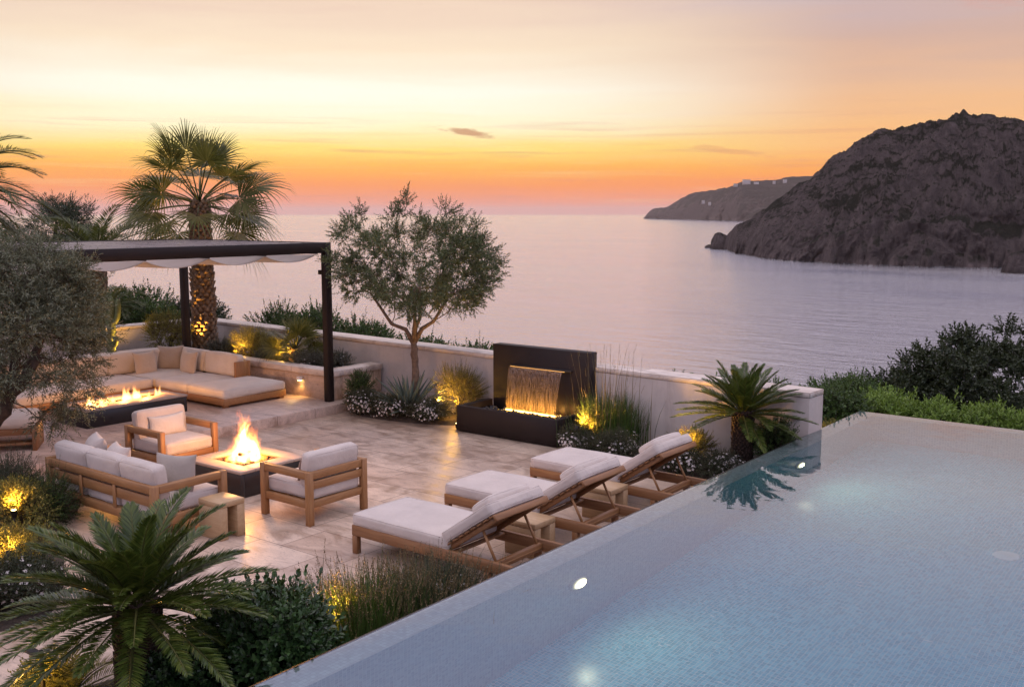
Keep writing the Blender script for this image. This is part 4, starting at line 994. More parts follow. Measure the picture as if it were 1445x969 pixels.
# ================================================================== foliage
def unit(v): return v / np.maximum(np.linalg.norm(v, axis=-1, keepdims=True), 1e-9)
def leaves(g, base, d, up, L, W, kind='kite', fold=.25, curl=.15):
    base = np.asarray(base, float); d = unit(np.asarray(d, float)); n = len(base)
    L = np.broadcast_to(L, n)[:, None]; W = np.broadcast_to(W, n)[:, None]
    s = np.cross(d, up); s = unit(s + 1e-6); nn = np.cross(s, d)
    if kind == 'kite':
        V = np.stack([base, base + d * L * .45 + s * W * .5 + nn * W * fold, base + d * L - nn * L * curl, base + d * L * .45 - s * W * .5 + nn * W * fold], 1)
        F = np.arange(n)[:, None] * 4 + np.arange(4)[None]; g.add(V.reshape(-1, 3), [F])
    else:
        V = np.stack([base, base + d * L * .28 + s * W * .42 + nn * W * fold, base + d * L * .68 + s * W * .45 + nn * (W * fold - L * curl * .4), base + d * L - nn * L * curl,
                      base + d * L * .68 - s * W * .45 + nn * (W * fold - L * curl * .4), base + d * L * .28 - s * W * .42 + nn * W * fold, base + d * L * .5 - nn * L * curl * .2], 1)
        o = np.arange(n)[:, None] * 7
        F = np.concatenate([o + np.array([[0, 1, 2, 6]]), o + np.array([[6, 2, 3, 4]]), o + np.array([[0, 6, 4, 5]])]); g.add(V.reshape(-1, 3), [F])
def twigs(g, gs, P, D, ra, tl, nl, L, W, kind='kite', lift=.15, spread=.75, curl=.15, stem_r=.003):
    """twigs at P heading D, each carrying nl leaves in a spiral"""
    n = len(P); D = unit(D); tl = np.broadcast_to(tl, n) * ra.uniform(.7, 1.3, n)
    a = unit(np.cross(D, ra.normal(size=(n, 3)))); b = np.cross(D, a)
    t = (np.arange(nl) + .6) / nl; ph = np.arange(nl) * 2.4 + ra.uniform(0, 6, (n, 1))
    rad = np.cos(ph)[..., None] * a[:, None] + np.sin(ph)[..., None] * b[:, None]
    base = P[:, None] + D[:, None] * (tl[:, None] * t[None])[..., None]
    k = spread * (1.15 - .75 * t)[None, :, None]
    d = D[:, None] * (1 - k * .6) + rad * k + ra.normal(size=(n, nl, 3)) * .18 + np.array([0, 0, lift])
    up = D[:, None] * .8 + ra.normal(size=(n, nl, 3)) * .35 - rad * .2 + np.array([0, 0, .3])
    sc = ra.uniform(.7, 1.2, n * nl) * np.tile(1 - .35 * t, n)
    leaves(g, base.reshape(-1, 3), d.reshape(-1, 3), up.reshape(-1, 3), L * sc, W * sc, kind, .22, curl)
    if gs is not None:
        u = unit(np.cross(D, ra.normal(size=(n, 3)))); e = P + D * tl[:, None] * .96; p0 = P - D * tl[:, None] * .35
        w = np.cross(D, u); r = stem_r
        V = np.stack([p0 + u * r, p0 - u * r * .5 + w * r * .87, p0 - u * r * .5 - w * r * .87, e + u * r * .4, e - u * r * .2 + w * r * .35, e - u * r * .2 - w * r * .35], 1)
        o = np.arange(n)[:, None] * 6
        gs.add(V.reshape(-1, 3), [np.concatenate([o + np.array([q]) for q in ([0, 1, 4, 3], [1, 2, 5, 4], [2, 0, 3, 5])])])
def lump_points(ra, c, r, n, nlump=9, zmin=None, shell=.6):
    """points and outward directions on a lumpy ellipsoid made of smaller lobes"""
    c = np.array(c, float); r = np.array(r, float)
    u = unit(ra.normal(size=(nlump, 3))); u[:, 2] = np.abs(u[:, 2]) * .8 - .15
    lc = u * ra.uniform(.35, .72, (nlump, 1)); lr = ra.uniform(.28, .50, nlump)
    lc = np.concatenate([lc, [[0, 0, 0]]]); lr = np.concatenate([lr, [.62]])
    k = ra.choice(len(lr), n, p=lr ** 2 / (lr ** 2).sum()); q = unit(ra.normal(size=(n, 3)))
    rr = np.where(ra.random(n) < .75, ra.uniform(.8, 1.02, n), ra.uniform(shell * .6, .85, n))
    p = lc[k] + q * (lr[k] * rr)[:, None]; P = c + p * r
    D = unit(q * .7 + unit(p) * .6)
    if zmin is not None:
        ok = P[:, 2] > zmin; P, D = P[ok], D[ok]
    return P, D
def bush(name, label, c, r, n, mat, L, W, nl=9, tl=.16, kind='kite', seed=0, group=None, lift=.25, cat='shrub', spread=.75, flowers=0, fmat='petal', fsize=.014, nlump=9, ground=None, stems=True, trunk=True, tall=0):
    ra = np.random.default_rng(seed + 100); g = Geo(); gs = Geo(); n = int(n * 1.7); L = L * 1.12; W = W * 1.35; fsize = fsize * 1.7; tall = int(tall * .7)
    zb = (c[2] - r[2]) if ground is None else ground
    t = thing(name, label, cat, (c[0], c[1], zb), 0, group); o = np.array([c[0], c[1], zb])
    P, D = lump_points(ra, c, r, n, nlump, zb + .02)
    twigs(g, gs, P - o, D + np.array([0, 0, lift]), ra, tl, nl, L, W, kind, spread=spread)
    if tall:
        Q, E = lump_points(ra, c, np.array(r) * np.array([.9, .9, 1.0]), tall * 6, nlump, c[2] + .2 * r[2]); Q = Q[:tall]; E = E[:tall] * .4 + np.array([0, 0, 1])
        twigs(g, gs, Q - o, E, ra, tl * 1.7, nl, L, W, kind, spread=spread)
    g.build('foliage', M[mat], t)
    if trunk:
        for k in range(7):
            a = ra.uniform(0, 6.3); e = np.array([math.cos(a) * r[0] * .55, math.sin(a) * r[1] * .55, (c[2] - zb) + r[2] * ra.uniform(-.1, .45)])
            tube(gs, [np.array([math.cos(a), math.sin(a), 0]) * .03, e * np.array([.45, .45, .55]), e], [.018, .012, .005], 5)
    if gs.v: gs.build('stems', M['stem'], t)
    if flowers:
        F = Geo(); P, D = lump_points(ra, c, np.array(r) * 1.06, flowers, nlump, zb + .03, .95); D = unit(D + ra.normal(size=D.shape) * .3 + np.array([0, 0, .5]))
        P = P - o + D * .01; a = unit(np.cross(D, ra.normal(size=D.shape))); b = np.cross(D, a)
        for k in range(5):
            an = k * 2 * PI / 5; d = a * math.cos(an) + b * math.sin(an) + D * .25
            leaves(F, P, d, D, fsize * ra.uniform(.8, 1.25, len(P)), fsize * .8, 'kite', .05, -.1)
        F.build('flowers', M[fmat], t)
    return t

def crown_tree(name, label, cat, base, fork, limbs, c, r, nclump, ntw, nl, L, W, tl, mat, bark, trunk_r, seed, lean=(0, 0), group=None, flat_bottom=None, droop=0.0, trunk_pts=None, extra=None):
    """trunk > limbs reaching clumps of twigs spread unevenly in the crown"""
    ra = np.random.default_rng(seed); base = np.array(base, float); t = thing(name, label, cat, base, 0, group)
    c = np.array(c, float) - base; r = np.array(r, float); fork = np.array(fork, float) - base
    T = []
    while len(T) < nclump:
        p = unit(ra.normal(size=3)) * ra.uniform(.25, 1) ** .45
        q = c + p * r
        if flat_bottom is not None and q[2] < flat_bottom - base[2] + .25 * r[2] * (fbm(np.array([q[0] * 2 + seed]), np.array([q[1] * 2]), 2)[0]): continue
        if vnoise(np.array([q[0] * 1.6 / r[0] * 1.5 + seed]), np.array([q[2] * 2.4 / r[2]]))[0] < .22: continue
        T.append(q)
    if extra: T += [np.array(e) - base for e in extra]
    T = np.array(T); T = T[np.argsort(np.linalg.norm(T - fork, axis=1))]
    gt = Geo(); pts = trunk_pts if trunk_pts is not None else [(0, 0, 0), tuple(fork * np.array([.35, .35, .33]) + np.array([.03, -.02, 0])), tuple(fork * np.array([.8, .8, .7])), tuple(fork)]
    tr = np.linspace(trunk_r * 1.0, trunk_r * .72, len(pts)); tr[0] = trunk_r * 1.35
    pf = []; rf_ = []
    P = np.array(pts, float)
    for k in np.linspace(0, len(P) - 1, 14):
        i = min(int(k), len(P) - 2); f = k - i; pf.append(P[i] * (1 - f) + P[i + 1] * f + ra.normal(size=3) * trunk_r * .10); rf_.append((tr[i] * (1 - f) + tr[i + 1] * f) * ra.uniform(.9, 1.12))
    tube(gt, pf, rf_, 12)
    nodes = [np.array(pf[-1])]; nr = [trunk_r * .62]; depth = [0]
    # primary limbs
    for k, (dx, dy, dz) in enumerate(limbs):
        e = np.array([dx, dy, dz]); mid = fork + e * .5 + np.array([0, 0, -.10 * np.linalg.norm(e)]) + ra.normal(size=3) * .03
        q = [np.array(pf[-2]), fork + e * .2, mid, fork + e]; rr = [trunk_r * .6, trunk_r * .52, trunk_r * .40, trunk_r * .26]
        tube(gt, q, rr, 8); nodes += q[2:]; nr += rr[2:]; depth += [1, 1]
    for q in T:
        N = np.array(nodes); dd = np.linalg.norm(N - q, axis=1) + .25 * np.array(depth) * .1 + np.where(N[:, 2] > q[2] + .1, .35, 0)
        i = int(np.argmin(dd)); p0 = N[i]; ln_ = np.linalg.norm(q - p0)
        r0 = min(nr[i] * .75, max(.006, ln_ * .022)); mid = (p0 + q) / 2 + ra.normal(size=3) * ln_ * .09 - np.array([0, 0, ln_ * .06])
        tube(gt, [p0, mid, q], [r0, r0 * .75, r0 * .5], 5, cap=False); nodes += [mid, q]; nr += [r0 * .75, r0 * .5]; depth += [depth[i] + 1, depth[i] + 2]
    gt.build('trunk', M[bark], t, smooth=True)
    g = Geo(); gs = Geo()
    Pq = np.repeat(T, ntw, 0); n = len(Pq); off = unit(ra.normal(size=(n, 3)))
    out = unit(Pq - c); D = unit(off * .8 + out * .5 + np.array([0, 0, .20 - droop]))
    Pq = Pq + off * ra.uniform(0, .5, (n, 1)) * tl
    twigs(g, gs, Pq, D, ra, tl, nl, L, W, lift=.05 - droop * .4, spread=.7, stem_r=.0018)
    g.build('crown', M[mat], t); gs.build('twigs', M[bark], t)
    return t

def frond(ra, length, npair, ll, lw, droop, vee=.5, kink=.0, start=.18, fwd=(1.15, .55), curl=.08, side_curve=0.0, width=None):
    """one feather leaf along +x, as (leaf Geo, rachis Geo)"""
    g, gr = Geo(), Geo(); m = 14; s = np.linspace(0, 1, m)
    ang = droop[0] + (droop[1] - droop[0]) * s ** 1.3
    x = np.concatenate([[0], np.cumsum(np.cos(ang[:-1]) * length / (m - 1))]); z = np.concatenate([[0], np.cumsum(np.sin(ang[:-1]) * length / (m - 1))])
    y = side_curve * length * s ** 2
    R = np.stack([x, y, z], 1); tube(gr, R, np.linspace(.013, .003, m) * max(.6, length), 5)
    t = np.linspace(start, .995, npair); P = np.stack([np.interp(t, s, R[:, k]) for k in range(3)], 1)
    T = unit(np.stack([np.interp(t, s, np.gradient(R[:, k])) for k in range(3)], 1)); Y = np.array([0, 1.0, 0]); U = unit(np.cross(T, Y)); U = U * np.sign(U[:, 2:3] + 1e-9)
    prof = np.interp(t, [start, start + .12, .55, .85, 1], [.45, .9, 1, .72, .28])
    a = np.interp(t, [start, 1], fwd)
    for sgn in (-1, 1):
        d = T * np.cos(a)[:, None] + (Y * sgn * math.cos(vee) + U * math.sin(vee)) * np.sin(a)[:, None] + ra.normal(size=P.shape) * .05
        leaves(g, P, d, U + ra.normal(size=P.shape) * .15, ll * prof * ra.uniform(.9, 1.08, npair), lw, 'kite', .12, curl)
    return g, gr
def feather_palm(name, label, cat, base, trunk_h, trunk_r, nf, length, npair, ll, lw, elev, mat, bark, seed, droop=.9, vee=.5, curl=.08, group=None, scales=True, trunk_taper=1.0, fwd=(1.15, .55), lean=(0, 0), bark_cell=.07):
    ra = np.random.default_rng(seed); t = thing(name, label, cat, base, ra.uniform(0, 6) * 0, group)
    g, gr = Geo(), Geo()
    for k in range(nf):
        f = (k + .5) / nf; el = elev[0] + (elev[1] - elev[0]) * f ** .85 + ra.normal() * .06; az = k * 2.39996 + ra.normal() * .12
        Ln = length * ra.uniform(.86, 1.08) * (1.0 - .22 * (1 - f) ** 2)
        a, b_ = frond(ra, Ln, npair, ll, lw, (el, el - droop * ra.uniform(.75, 1.2) * (1.05 - .45 * f)), vee, curl=curl, side_curve=ra.normal() * .05, fwd=fwd)
        A = tmat((lean[0] + math.cos(az) * trunk_r * .25, lean[1] + math.sin(az) * trunk_r * .25, trunk_h - .04 * f * length), rotm(0, 0, az)); g.merge(a, A); gr.merge(b_, A)
    g.build('crown', M[mat], t); gr.build('leaf_ribs', M['fan'], t)
    gt = Geo(); m = 9; s = np.linspace(0, 1, m); tube(gt, np.stack([lean[0] * s ** 1.5, lean[1] * s ** 1.5, s * (trunk_h + .02)], 1), trunk_r * (1 - (1 - trunk_taper) * s) * .9, 16)
    if scales: boots(gt, ra, trunk_h, trunk_r, trunk_taper, lean, bark_cell)
    gt.build('trunk', M[bark], t)
    return t
def boots(gt, ra, h, r, taper, lean, cell, flare=.35):
    """old leaf bases: pointed scales in spirals, standing off the trunk"""
    rows = int(h / (cell * .62)); nper = max(7, int(2 * PI * r / (cell * 1.0)))
    for i in range(rows):
        z = (i + .3) / rows * h; s = z / h; rr = r * (1 - (1 - taper) * s) * .90
        for j in range(nper):
            a = (j + .5 * (i % 2)) / nper * 2 * PI + ra.normal() * .05; o = np.array([math.cos(a), math.sin(a), 0]); tt = np.array([-o[1], o[0], 0]); u = np.array([0, 0, 1.0])
            c = np.array([lean[0] * s ** 1.5, lean[1] * s ** 1.5, z]) + o * rr * .96; w = cell * ra.uniform(.42, .58); hh = cell * ra.uniform(.7, 1.15); k = flare * cell * ra.uniform(.6, 1.5)
            V = [c - tt * w, c + tt * w, c + tt * w * .65 + u * hh * .7 + o * k, c - tt * w * .65 + u * hh * .7 + o * k, c + u * hh * 1.05 + o * k * 1.15, c + u * hh * .55 - o * .01, c + tt * w * .7 + o * k * .75 + u * hh * .12, c - tt * w * .7 + o * k * .75 + u * hh * .12]
            gt.add(V, [[[0, 1, 6, 7], [7, 6, 2, 3]], [[3, 2, 4], [2, 5, 4], [5, 3, 4], [1, 5, 2], [1, 2, 6], [0, 3, 5], [0, 7, 3]]])
def fan_palm(name, label, base, trunk_h, trunk_r, nf, pet, blade, seed, elev=(1.35, -.75), scale_cell=.13, trunk=True, cat='palm tree', top_r=.75):
    ra = np.random.default_rng(seed); t = thing(name, label, cat, base)
    g, gp = Geo(), Geo()
    for k in range(nf):
        f = (k + .5) / nf; el = elev[0] + (elev[1] - elev[0]) * f ** .9 + ra.normal() * .08; az = k * 2.39996 + ra.normal() * .15
        L = pet * ra.uniform(.8, 1.15); m = 6; s = np.linspace(0, 1, m); an = el - .35 * s * (1 if el < 1 else .3)
        x = np.concatenate([[0], np.cumsum(np.cos(an[:-1])) * L / (m - 1)]); z = np.concatenate([[0], np.cumsum(np.sin(an[:-1])) * L / (m - 1)])
        R = rotm(0, 0, az); C = np.array([0, 0, trunk_h - .10 * f]); Q = np.stack([x, x * 0, z], 1) @ R.T + C
        tube(gp, Q, np.linspace(.018, .010, m), 5)
        T = np.array([math.cos(an[-1]), 0, math.sin(an[-1])]); Y = np.array([0, 1.0, 0]); U = np.cross(T, Y); U = U * (1 if U[2] > 0 else -1)
        tw = ra.normal() * .65; Y, U = Y * math.cos(tw) + U * math.sin(tw), U * math.cos(tw) - Y * math.sin(tw)
        ns = 30; fa = np.linspace(-2.0, 2.0, ns) + ra.normal(size=ns) * .02; b = blade * ra.uniform(.88, 1.1)
        bl = b * (1 - .22 * (np.abs(fa) / 2.0) ** 2) * ra.uniform(.92, 1.06, ns)
        d = np.cos(fa)[:, None] * T + np.sin(fa)[:, None] * Y + U * (.10 * np.abs(np.sin(fa)))[:, None]; d = unit(d)
        s_ = unit(np.cross(U, d)); o = np.array([x[-1], 0, z[-1]]); g_ = np.array([0, 0, -1.0])
        da = 4.0 / ns; P = []
        for rr, ww, dr in ((.05, 1.0, .0), (.42, .98, .0), (.62, .55, .02), (.84, .26, .10), (1.0, .03, .26)):
            ctr = o + d * (bl * rr)[:, None] + g_ * (bl * dr * (.6 + .8 * f) * ra.uniform(.7, 1.4, ns))[:, None]; wv = s_ * (bl * min(rr, .42) * da * .5 * ww)[:, None]
            P += [ctr - wv, ctr + U * (bl * .012)[:, None] * (rr > .1) * (1 - rr), ctr + wv]
        V = np.stack(P, 1).reshape(-1, 3) @ R.T + C; o_ = np.arange(ns)[:, None] * 15; F = []
        for i in range(4):
            for j in range(2): F.append(o_ + np.array([[i * 3 + j, i * 3 + j + 1, i * 3 + j + 4, i * 3 + j + 3]]))
        g.add(V, [np.concatenate(F)])
    g.build('crown', M['fan'], t); gp.build('leaf_stalks', M['fan'], t)
    if trunk:
        gt = Geo(); s = np.linspace(0, 1, 9); tube(gt, np.stack([s * .0, s * 0, s * trunk_h], 1), trunk_r * (1 - (1 - top_r) * s) * .9, 18); boots(gt, ra, trunk_h, trunk_r, top_r, (0, 0), scale_cell, .5)
        gt.build('trunk', M['palm_bark'], t)
    return t
def grass(name, label, c, n, h, spread_r, mat, seed, w=.006, lean=.35, cat='grass', tipmat=None, tips=0, tip_len=.12, fine=None):
    ra = np.random.default_rng(seed); t = thing(name, label, cat, c); g = Geo()
    P = np.column_stack([ra.normal(size=(n, 2)) * spread_r * .4, np.zeros(n)]); a = np.arctan2(P[:, 1], P[:, 0]) + ra.normal(size=n) * .6
    o = np.column_stack([np.cos(a), np.sin(a), np.zeros(n)]); hh = h * ra.uniform(.5, 1.08, n); ll = lean * ra.uniform(.1, 1.2, n); s = unit(np.cross(o, [0, 0, 1.0]) + ra.normal(size=(n, 3)) * .3)
    V = []
    for f, ww in ((0, 1), (.35, .9), (.7, .6), (1, .05)):
        ctr = P + np.array([0, 0, 1.0]) * (hh * f * (1 - .12 * f * ll))[:, None] + o * (hh * ll * f ** 2)[:, None]; V += [ctr - s * w * ww * .5, ctr + s * w * ww * .5]
    V = np.stack(V, 1).reshape(-1, 3); o_ = np.arange(n)[:, None] * 8
    g.add(V, [np.concatenate([o_ + np.array([[i * 2, i * 2 + 1, i * 2 + 3, i * 2 + 2]]) for i in range(3)])]); g.build('blades', M[mat], t)
    if tips:
        k = ra.choice(n, tips, replace=False); e = P[k] + np.array([0, 0, 1.0]) * (hh[k] * (1 - .12 * ll[k]))[:, None] + o[k] * (hh[k] * ll[k])[:, None]; d = unit(o[k] * ll[k][:, None] * 1.6 + np.array([0, 0, 1.0]))
        q = Geo(); twigs(q, None, e - d * tip_len * .5, d, ra, tip_len, 12, .022, .011, spread=.5); q.build('seed_heads', M[tipmat], t)
    return t

GR_HEDGE = 'hedge shrubs beyond the parapet wall'
# --- fan palm in the raised planter
fan_palm('fan_palm', 'tall fan palm behind the pergola, its shaggy trunk lit from below', (-18.45, 13.05, .50), 3.25, .235, 35, 1.05, .90, 41, elev=(1.42, -.42))
# --- olive by the wall
crown_tree('olive_tree', 'olive tree with a round crown and forked trunk in front of the parapet wall', 'tree', (-11.95, 12.72, .03), (-11.93, 12.70, 1.36),
           [(-.62, -.42, .78), (-.22, .30, .85), (.10, .05, .95), (.55, .40, .85), (.30, -.30, .9)], (-11.90, 12.72, 2.72), (1.5, 1.5, 1.0), 155, 17, 15, .074, .020, .21, 'olive', 'bark', .074, 51, flat_bottom=1.74)
# --- big old olive on the platform
crown_tree('olive_tree', 'broad silvery old olive tree at the left edge, hanging in front of the pergola end', 'tree', (-12.75, 5.45, .0), (-12.42, 5.86, 1.22),
           [(-.3, -.35, .7), (.30, .35, .75), (-.25, .35, .8), (.40, .25, .55), (.1, -.4, .6)], (-12.3, 6.13, 2.08), (.88, .88, 1.06), 190, 17, 16, .062, .015, .24, 'olive_silver', 'bark_dark', .17, 57, droop=.12, flat_bottom=1.35,
           trunk_pts=[(0, 0, 0), (.08, .10, .35), (.10, .20, .75), (.33, .41, 1.22)], extra=[(-11.85, 6.5, 1.12), (-12.0, 6.4, 1.0), (-12.1, 6.3, .9), (-11.7, 6.65, 1.3), (-12.25, 6.2, .95), (-11.95, 6.45, 1.2), (-11.75, 6.55, 1.45), (-11.9, 6.35, 1.3), (-12.15, 6.35, 1.12)])
g = Geo(); lathe(g, [(.0, .02), (.55, .02), (.62, .004)], 28, (0, 0, 0), False, False); o = g.build('tree_pit', M['soil'], smooth=True); o.location = (-12.75, 5.45, .001); struct(o)

# --- sago palms
feather_palm('sago_palm', 'large dark sago palm in the foreground, in front of the sofa', 'cycad', (-6.20, 3.74, .0), .80, .17, 64, .98, 80, .155, .014, (1.45, -.28), 'cycad', 'cycad_bark', 61, droop=.72, vee=.35, curl=.05, bark_cell=.055, fwd=(1.0, .55))
feather_palm('sago_palm', 'sago palm by the far pool corner, against the pale parapet wall', 'cycad', (-5.68, 12.48, .0), .86, .15, 54, .88, 60, .14, .015, (1.45, -.22), 'cycad', 'cycad_bark', 63, droop=.55, vee=.35, curl=.05, bark_cell=.055, fwd=(1.0, .55))
# --- feather palms beyond the platform on the left
feather_palm('date_palm', 'tall date palm with long drooping fronds at the left edge of view', 'palm tree', (-22.35, 9.72, -.4), 4.5, .26, 52, 2.5, 58, .42, .022, (1.3, -.75), 'feather', 'palm_bark', 71, droop=1.25, vee=.45, curl=.16, bark_cell=.14)
feather_palm('young_palm', 'young feather palm seen just above the pergola roof, left of the fan palm', 'palm tree', (-24.2, 14.0, -.8), 3.25, .2, 24, 2.1, 52, .36, .020, (1.25, .15), 'feather', 'palm_bark', 73, droop=1.2, vee=.5, curl=.12, bark_cell=.14)
feather_palm('garden_palm', 'low green palm under the pergola canvas, beside the dark hedge', 'palm tree', (-21.3, 12.6, -.3), 1.75, .14, 20, 1.0, 40, .24, .016, (1.1, -.3), 'feather', 'palm_bark', 75, droop=1.3, vee=.5, curl=.12, bark_cell=.10)
crown_tree('pine_tree', 'dark feathery tree behind the date palm at far left', 'tree', (-26.6, 14.0, -1.2), (-26.6, 14.0, 2.2), [(-.7, -.3, .6), (.6, .5, .8), (.1, .2, 1.1), (.3, -.5, .5)], (-26.5, 14.1, 2.75), (1.25, 1.25, 1.15), 120, 14, 14, .15, .022, .32, 'dark', 'bark_dark', .16, 77)

# --- hedges behind the left part of the walls
for k, (x, y, zz, rx, rz, lab, mt) in enumerate([
    (-22.6, 14.2, .95, 1.3, .95, 'dark rounded shrub behind the cactus, below the canvas', 'hedge'), (-21.2, 14.6, .7, 1.0, .85, 'bushy dark shrub between the cactus and the pergola post', 'dark'),
    (-24.3, 13.2, 1.1, 1.4, 1.1, 'big dark shrub behind the silvery olive', 'dark'), (-20.6, 13.3, .75, .7, .65, 'small dense shrub just behind the short wall', 'hedge'),
    (-22.4, 12.0, 1.0, 1.1, 1.0, 'leafy dark shrub under the date palm, seen below the canvas', 'dark'), (-21.6, 10.6, .8, 1.0, .95, 'dark shrub hidden behind the silvery olive crown', 'dark')]):
    bush('garden_shrub', lab, (x, y, zz), (rx, rx, rz), 620, mt, .075, .034, 9, .24, 'broad', 201 + k, 'shrubs behind the short wall', ground=-.6, tall=30)
for k, (x, y, zz, rx, rz, lab) in enumerate([
    (-18.3, 15.0, .72, .95, .85, 'green hedge shrub right of the palm trunk, seen over the wall'), (-17.0, 15.1, .78, .9, .85, 'tallest green hedge shrub between palm trunk and fan-leaved palm'),
    (-15.8, 15.3, .62, .9, .8, 'hedge shrub behind the small lit fan palm'), (-14.4, 15.4, .42, 1.0, .66, 'hedge shrub just right of the pergola post, beyond the wall'),
    (-13.0, 15.5, .36, .95, .64, 'hedge shrub left of the olive trunk, beyond the wall'), (-11.7, 15.5, .28, .95, .62, 'hedge shrub right of the olive trunk, beyond the wall'), (-10.75, 15.4, .12, .65, .56, 'last low hedge shrub left of the fountain panel')]):
    bush('hedge_shrub', lab, (x, y, zz), (rx, .7, rz), 620, 'hedge', .055, .026, 9, .17, 'broad', 211 + k, GR_HEDGE, ground=-1.3, tall=26)
for k, (x, y, zz, rx, rz, lab) in enumerate([
    (-8.35, 15.4, .20, .55, .55, 'small hedge shrub left of the sago crown, beyond the wall'), (-7.5, 15.3, .28, .6, .58, 'hedge shrub directly behind the sago palm crown'), (-6.5, 15.4, .22, .6, .6, 'hedge shrub beyond the wall, right side of the sago palm'),
    (-5.55, 15.7, .35, .62, .62, 'dark hedge shrub right beside the end of the parapet wall')]):
    bush('hedge_shrub', lab, (x, y, zz), (rx, .55, rz), 460, 'hedge', .05, .024, 9, .15, 'broad', 231 + k, GR_HEDGE, ground=-1.2, tall=22)
# --- bright hedge behind the far pool edge
labs = ['bright green shrub at the far corner of the infinity pool', 'bright green shrub behind the pool, one step right of its far corner', 'tallest bright green shrub behind the pool, in front of the dark tree left flank',
        'bright green shrub below the middle of the dark round tree', 'bright green shrub in the gap before the low far right one', 'bright green shrub closest to the right frame edge']
for k, (x, y, zz, rx, rz) in enumerate([(-5.05, 16.3, .02, .62, .56), (-4.35, 16.55, .10, .62, .56), (-3.65, 16.75, .06, .60, .56), (-2.95, 16.6, -.02, .58, .56), (-2.25, 16.5, .06, .60, .56), (-1.5, 16.5, .06, .62, .56)]):
    bush('pool_shrub', labs[k], (x, y, zz), (rx, .55, rz), 420, 'hedge_bright', .085, .022, 11, .16, 'broad', 241 + k, 'bright green shrubs behind the pool', ground=-1.1, lift=.5, tall=16)
for k, (x, y, zz, rx, rz, lab) in enumerate([(-6.9, 20.5, -.55, 1.2, .8, 'olive green shrub sloping down behind the bright ones, left of the dark tree'), (-5.9, 19.2, -.45, 1.0, .75, 'bright yellow-green shrub behind the pool corner, lower on the slope'), (-7.6, 22.6, -.85, 1.1, .8, 'farthest small shrub on the slope against the sea')]):
    bush('slope_shrub', lab, (x, y, zz), (rx, .9, rz), 520, 'hedge_bright' if k == 1 else 'hedge', .08, .026, 9, .2, 'broad', 261 + k, 'shrubs on the slope below the pool', ground=-2.6, tall=14)
crown_tree('round_tree', 'big dark round tree beyond the pool, standing against the sea', 'tree', (-4.7, 23.2, -4.2), (-4.7, 23.2, -2.0), [(-1.2, -.4, 1.1), (.9, .6, 1.3), (.1, .2, 1.6), (1.3, -.6, .9), (-.5, .7, 1.2)],
           (-4.65, 23.2, -.72), (2.3, 2.0, 1.8), 260, 20, 13, .11, .058, .30, 'dark', 'bark_dark', .2, 81)
crown_tree('round_tree', 'lower dark tree adjoining the big round one on its left', 'tree', (-6.55, 22.6, -4.4), (-6.55, 22.6, -2.2), [(-.7, -.4, .7), (.6, .4, .8), (.1, .2, 1.0)], (-6.5, 22.6, -1.05), (1.15, 1.1, 1.1), 110, 18, 12, .10, .052, .26, 'dark', 'bark_dark', .14, 83)

# --- raised planter planting
t = thing('cactus', 'pale columnar cactus with upturned arms beside the short wall', 'cactus', (-18.95, 11.15, .50))
def ribbed(g, pts, r, n=10):
    pts = np.array(pts, float); s = np.linspace(0, 1, 14); tt = np.linspace(0, 1, len(pts)); Q = np.stack([np.interp(s, tt, pts[:, k]) for k in range(3)], 1)
    for _ in range(2): Q[1:-1] = (Q[:-2] + 2 * Q[1:-1] + Q[2:]) / 4
    rad = r * np.sqrt(np.clip(1 - np.clip((s - .86) / .14, 0, 1) ** 2, .02, 1)); tube(g, Q, rad, n * 2)
    V = g.v[-1].reshape(14, n * 2, 3); V[:, ::2] = Q[:, None] + (V[:, ::2] - Q[:, None]) * .78
q = Geo(); ribbed(q, [(0, 0, 0), (.02, .02, .6), (.03, .04, 1.36)], .085); q.build('stem', M['cactus'], t)
for p in ([(0, 0, .42), (-.20, -.02, .50), (-.26, -.02, .80), (-.26, -.02, 1.02)], [(.02, .02, .78), (.16, .06, .84), (.21, .08, 1.05), (.21, .08, 1.30)], [(.0, .02, .72), (-.11, .02, .80), (-.14, .02, 1.0), (-.13, .03, 1.22)], [(.03, 0, .30), (.2, -.02, .38), (.26, -.02, .55)]):
    q = Geo(); ribbed(q, p, .055); q.build('arm', M['cactus'], t)
bush('rounded_shrub', 'rounded bushy shrub behind the corner sofa, left of the palm', (-18.75, 12.3, .98), (.62, .55, .52), 620, 'gold', .032, .013, 9, .13, seed=301, ground=.5)
bush('golden_shrub', 'fine golden shrub lit from below in the planter, left of the small fan palm', (-16.75, 12.9, .82), (.55, .42, .40), 560, 'gold', .05, .007, 10, .17, seed=303, ground=.5, lift=.7)
fan_palm('dwarf_fan_palm', 'dwarf fan palm glowing yellow in the planter near the pergola post', (-15.35, 12.92, .50), .38, .10, 26, .40, .42, 43, (1.35, -.25), .06)
for k, (x, y, zz, r, lab) in enumerate([(-17.55, 12.78, .66, .36, 'grey-green tuft at the foot of the fan palm trunk'), (-15.85, 12.66, .66, .30, 'low grey shrub in front of the golden one in the planter'), (-14.75, 12.70, .68, .36, 'grey shrub left of the pergola post in the planter'), (-14.05, 12.88, .70, .36, 'grey-leaved shrub at the planter return, right of the post')]):
    bush('grey_shrub', lab, (x, y, zz), (r, r * .8, .26), 330, 'grey_leaf', .034, .010, 9, .13, seed=311 + k, group='grey shrubs in the raised planter', ground=.5, lift=.5, flowers=60 if k > 1 else 0, fsize=.010)

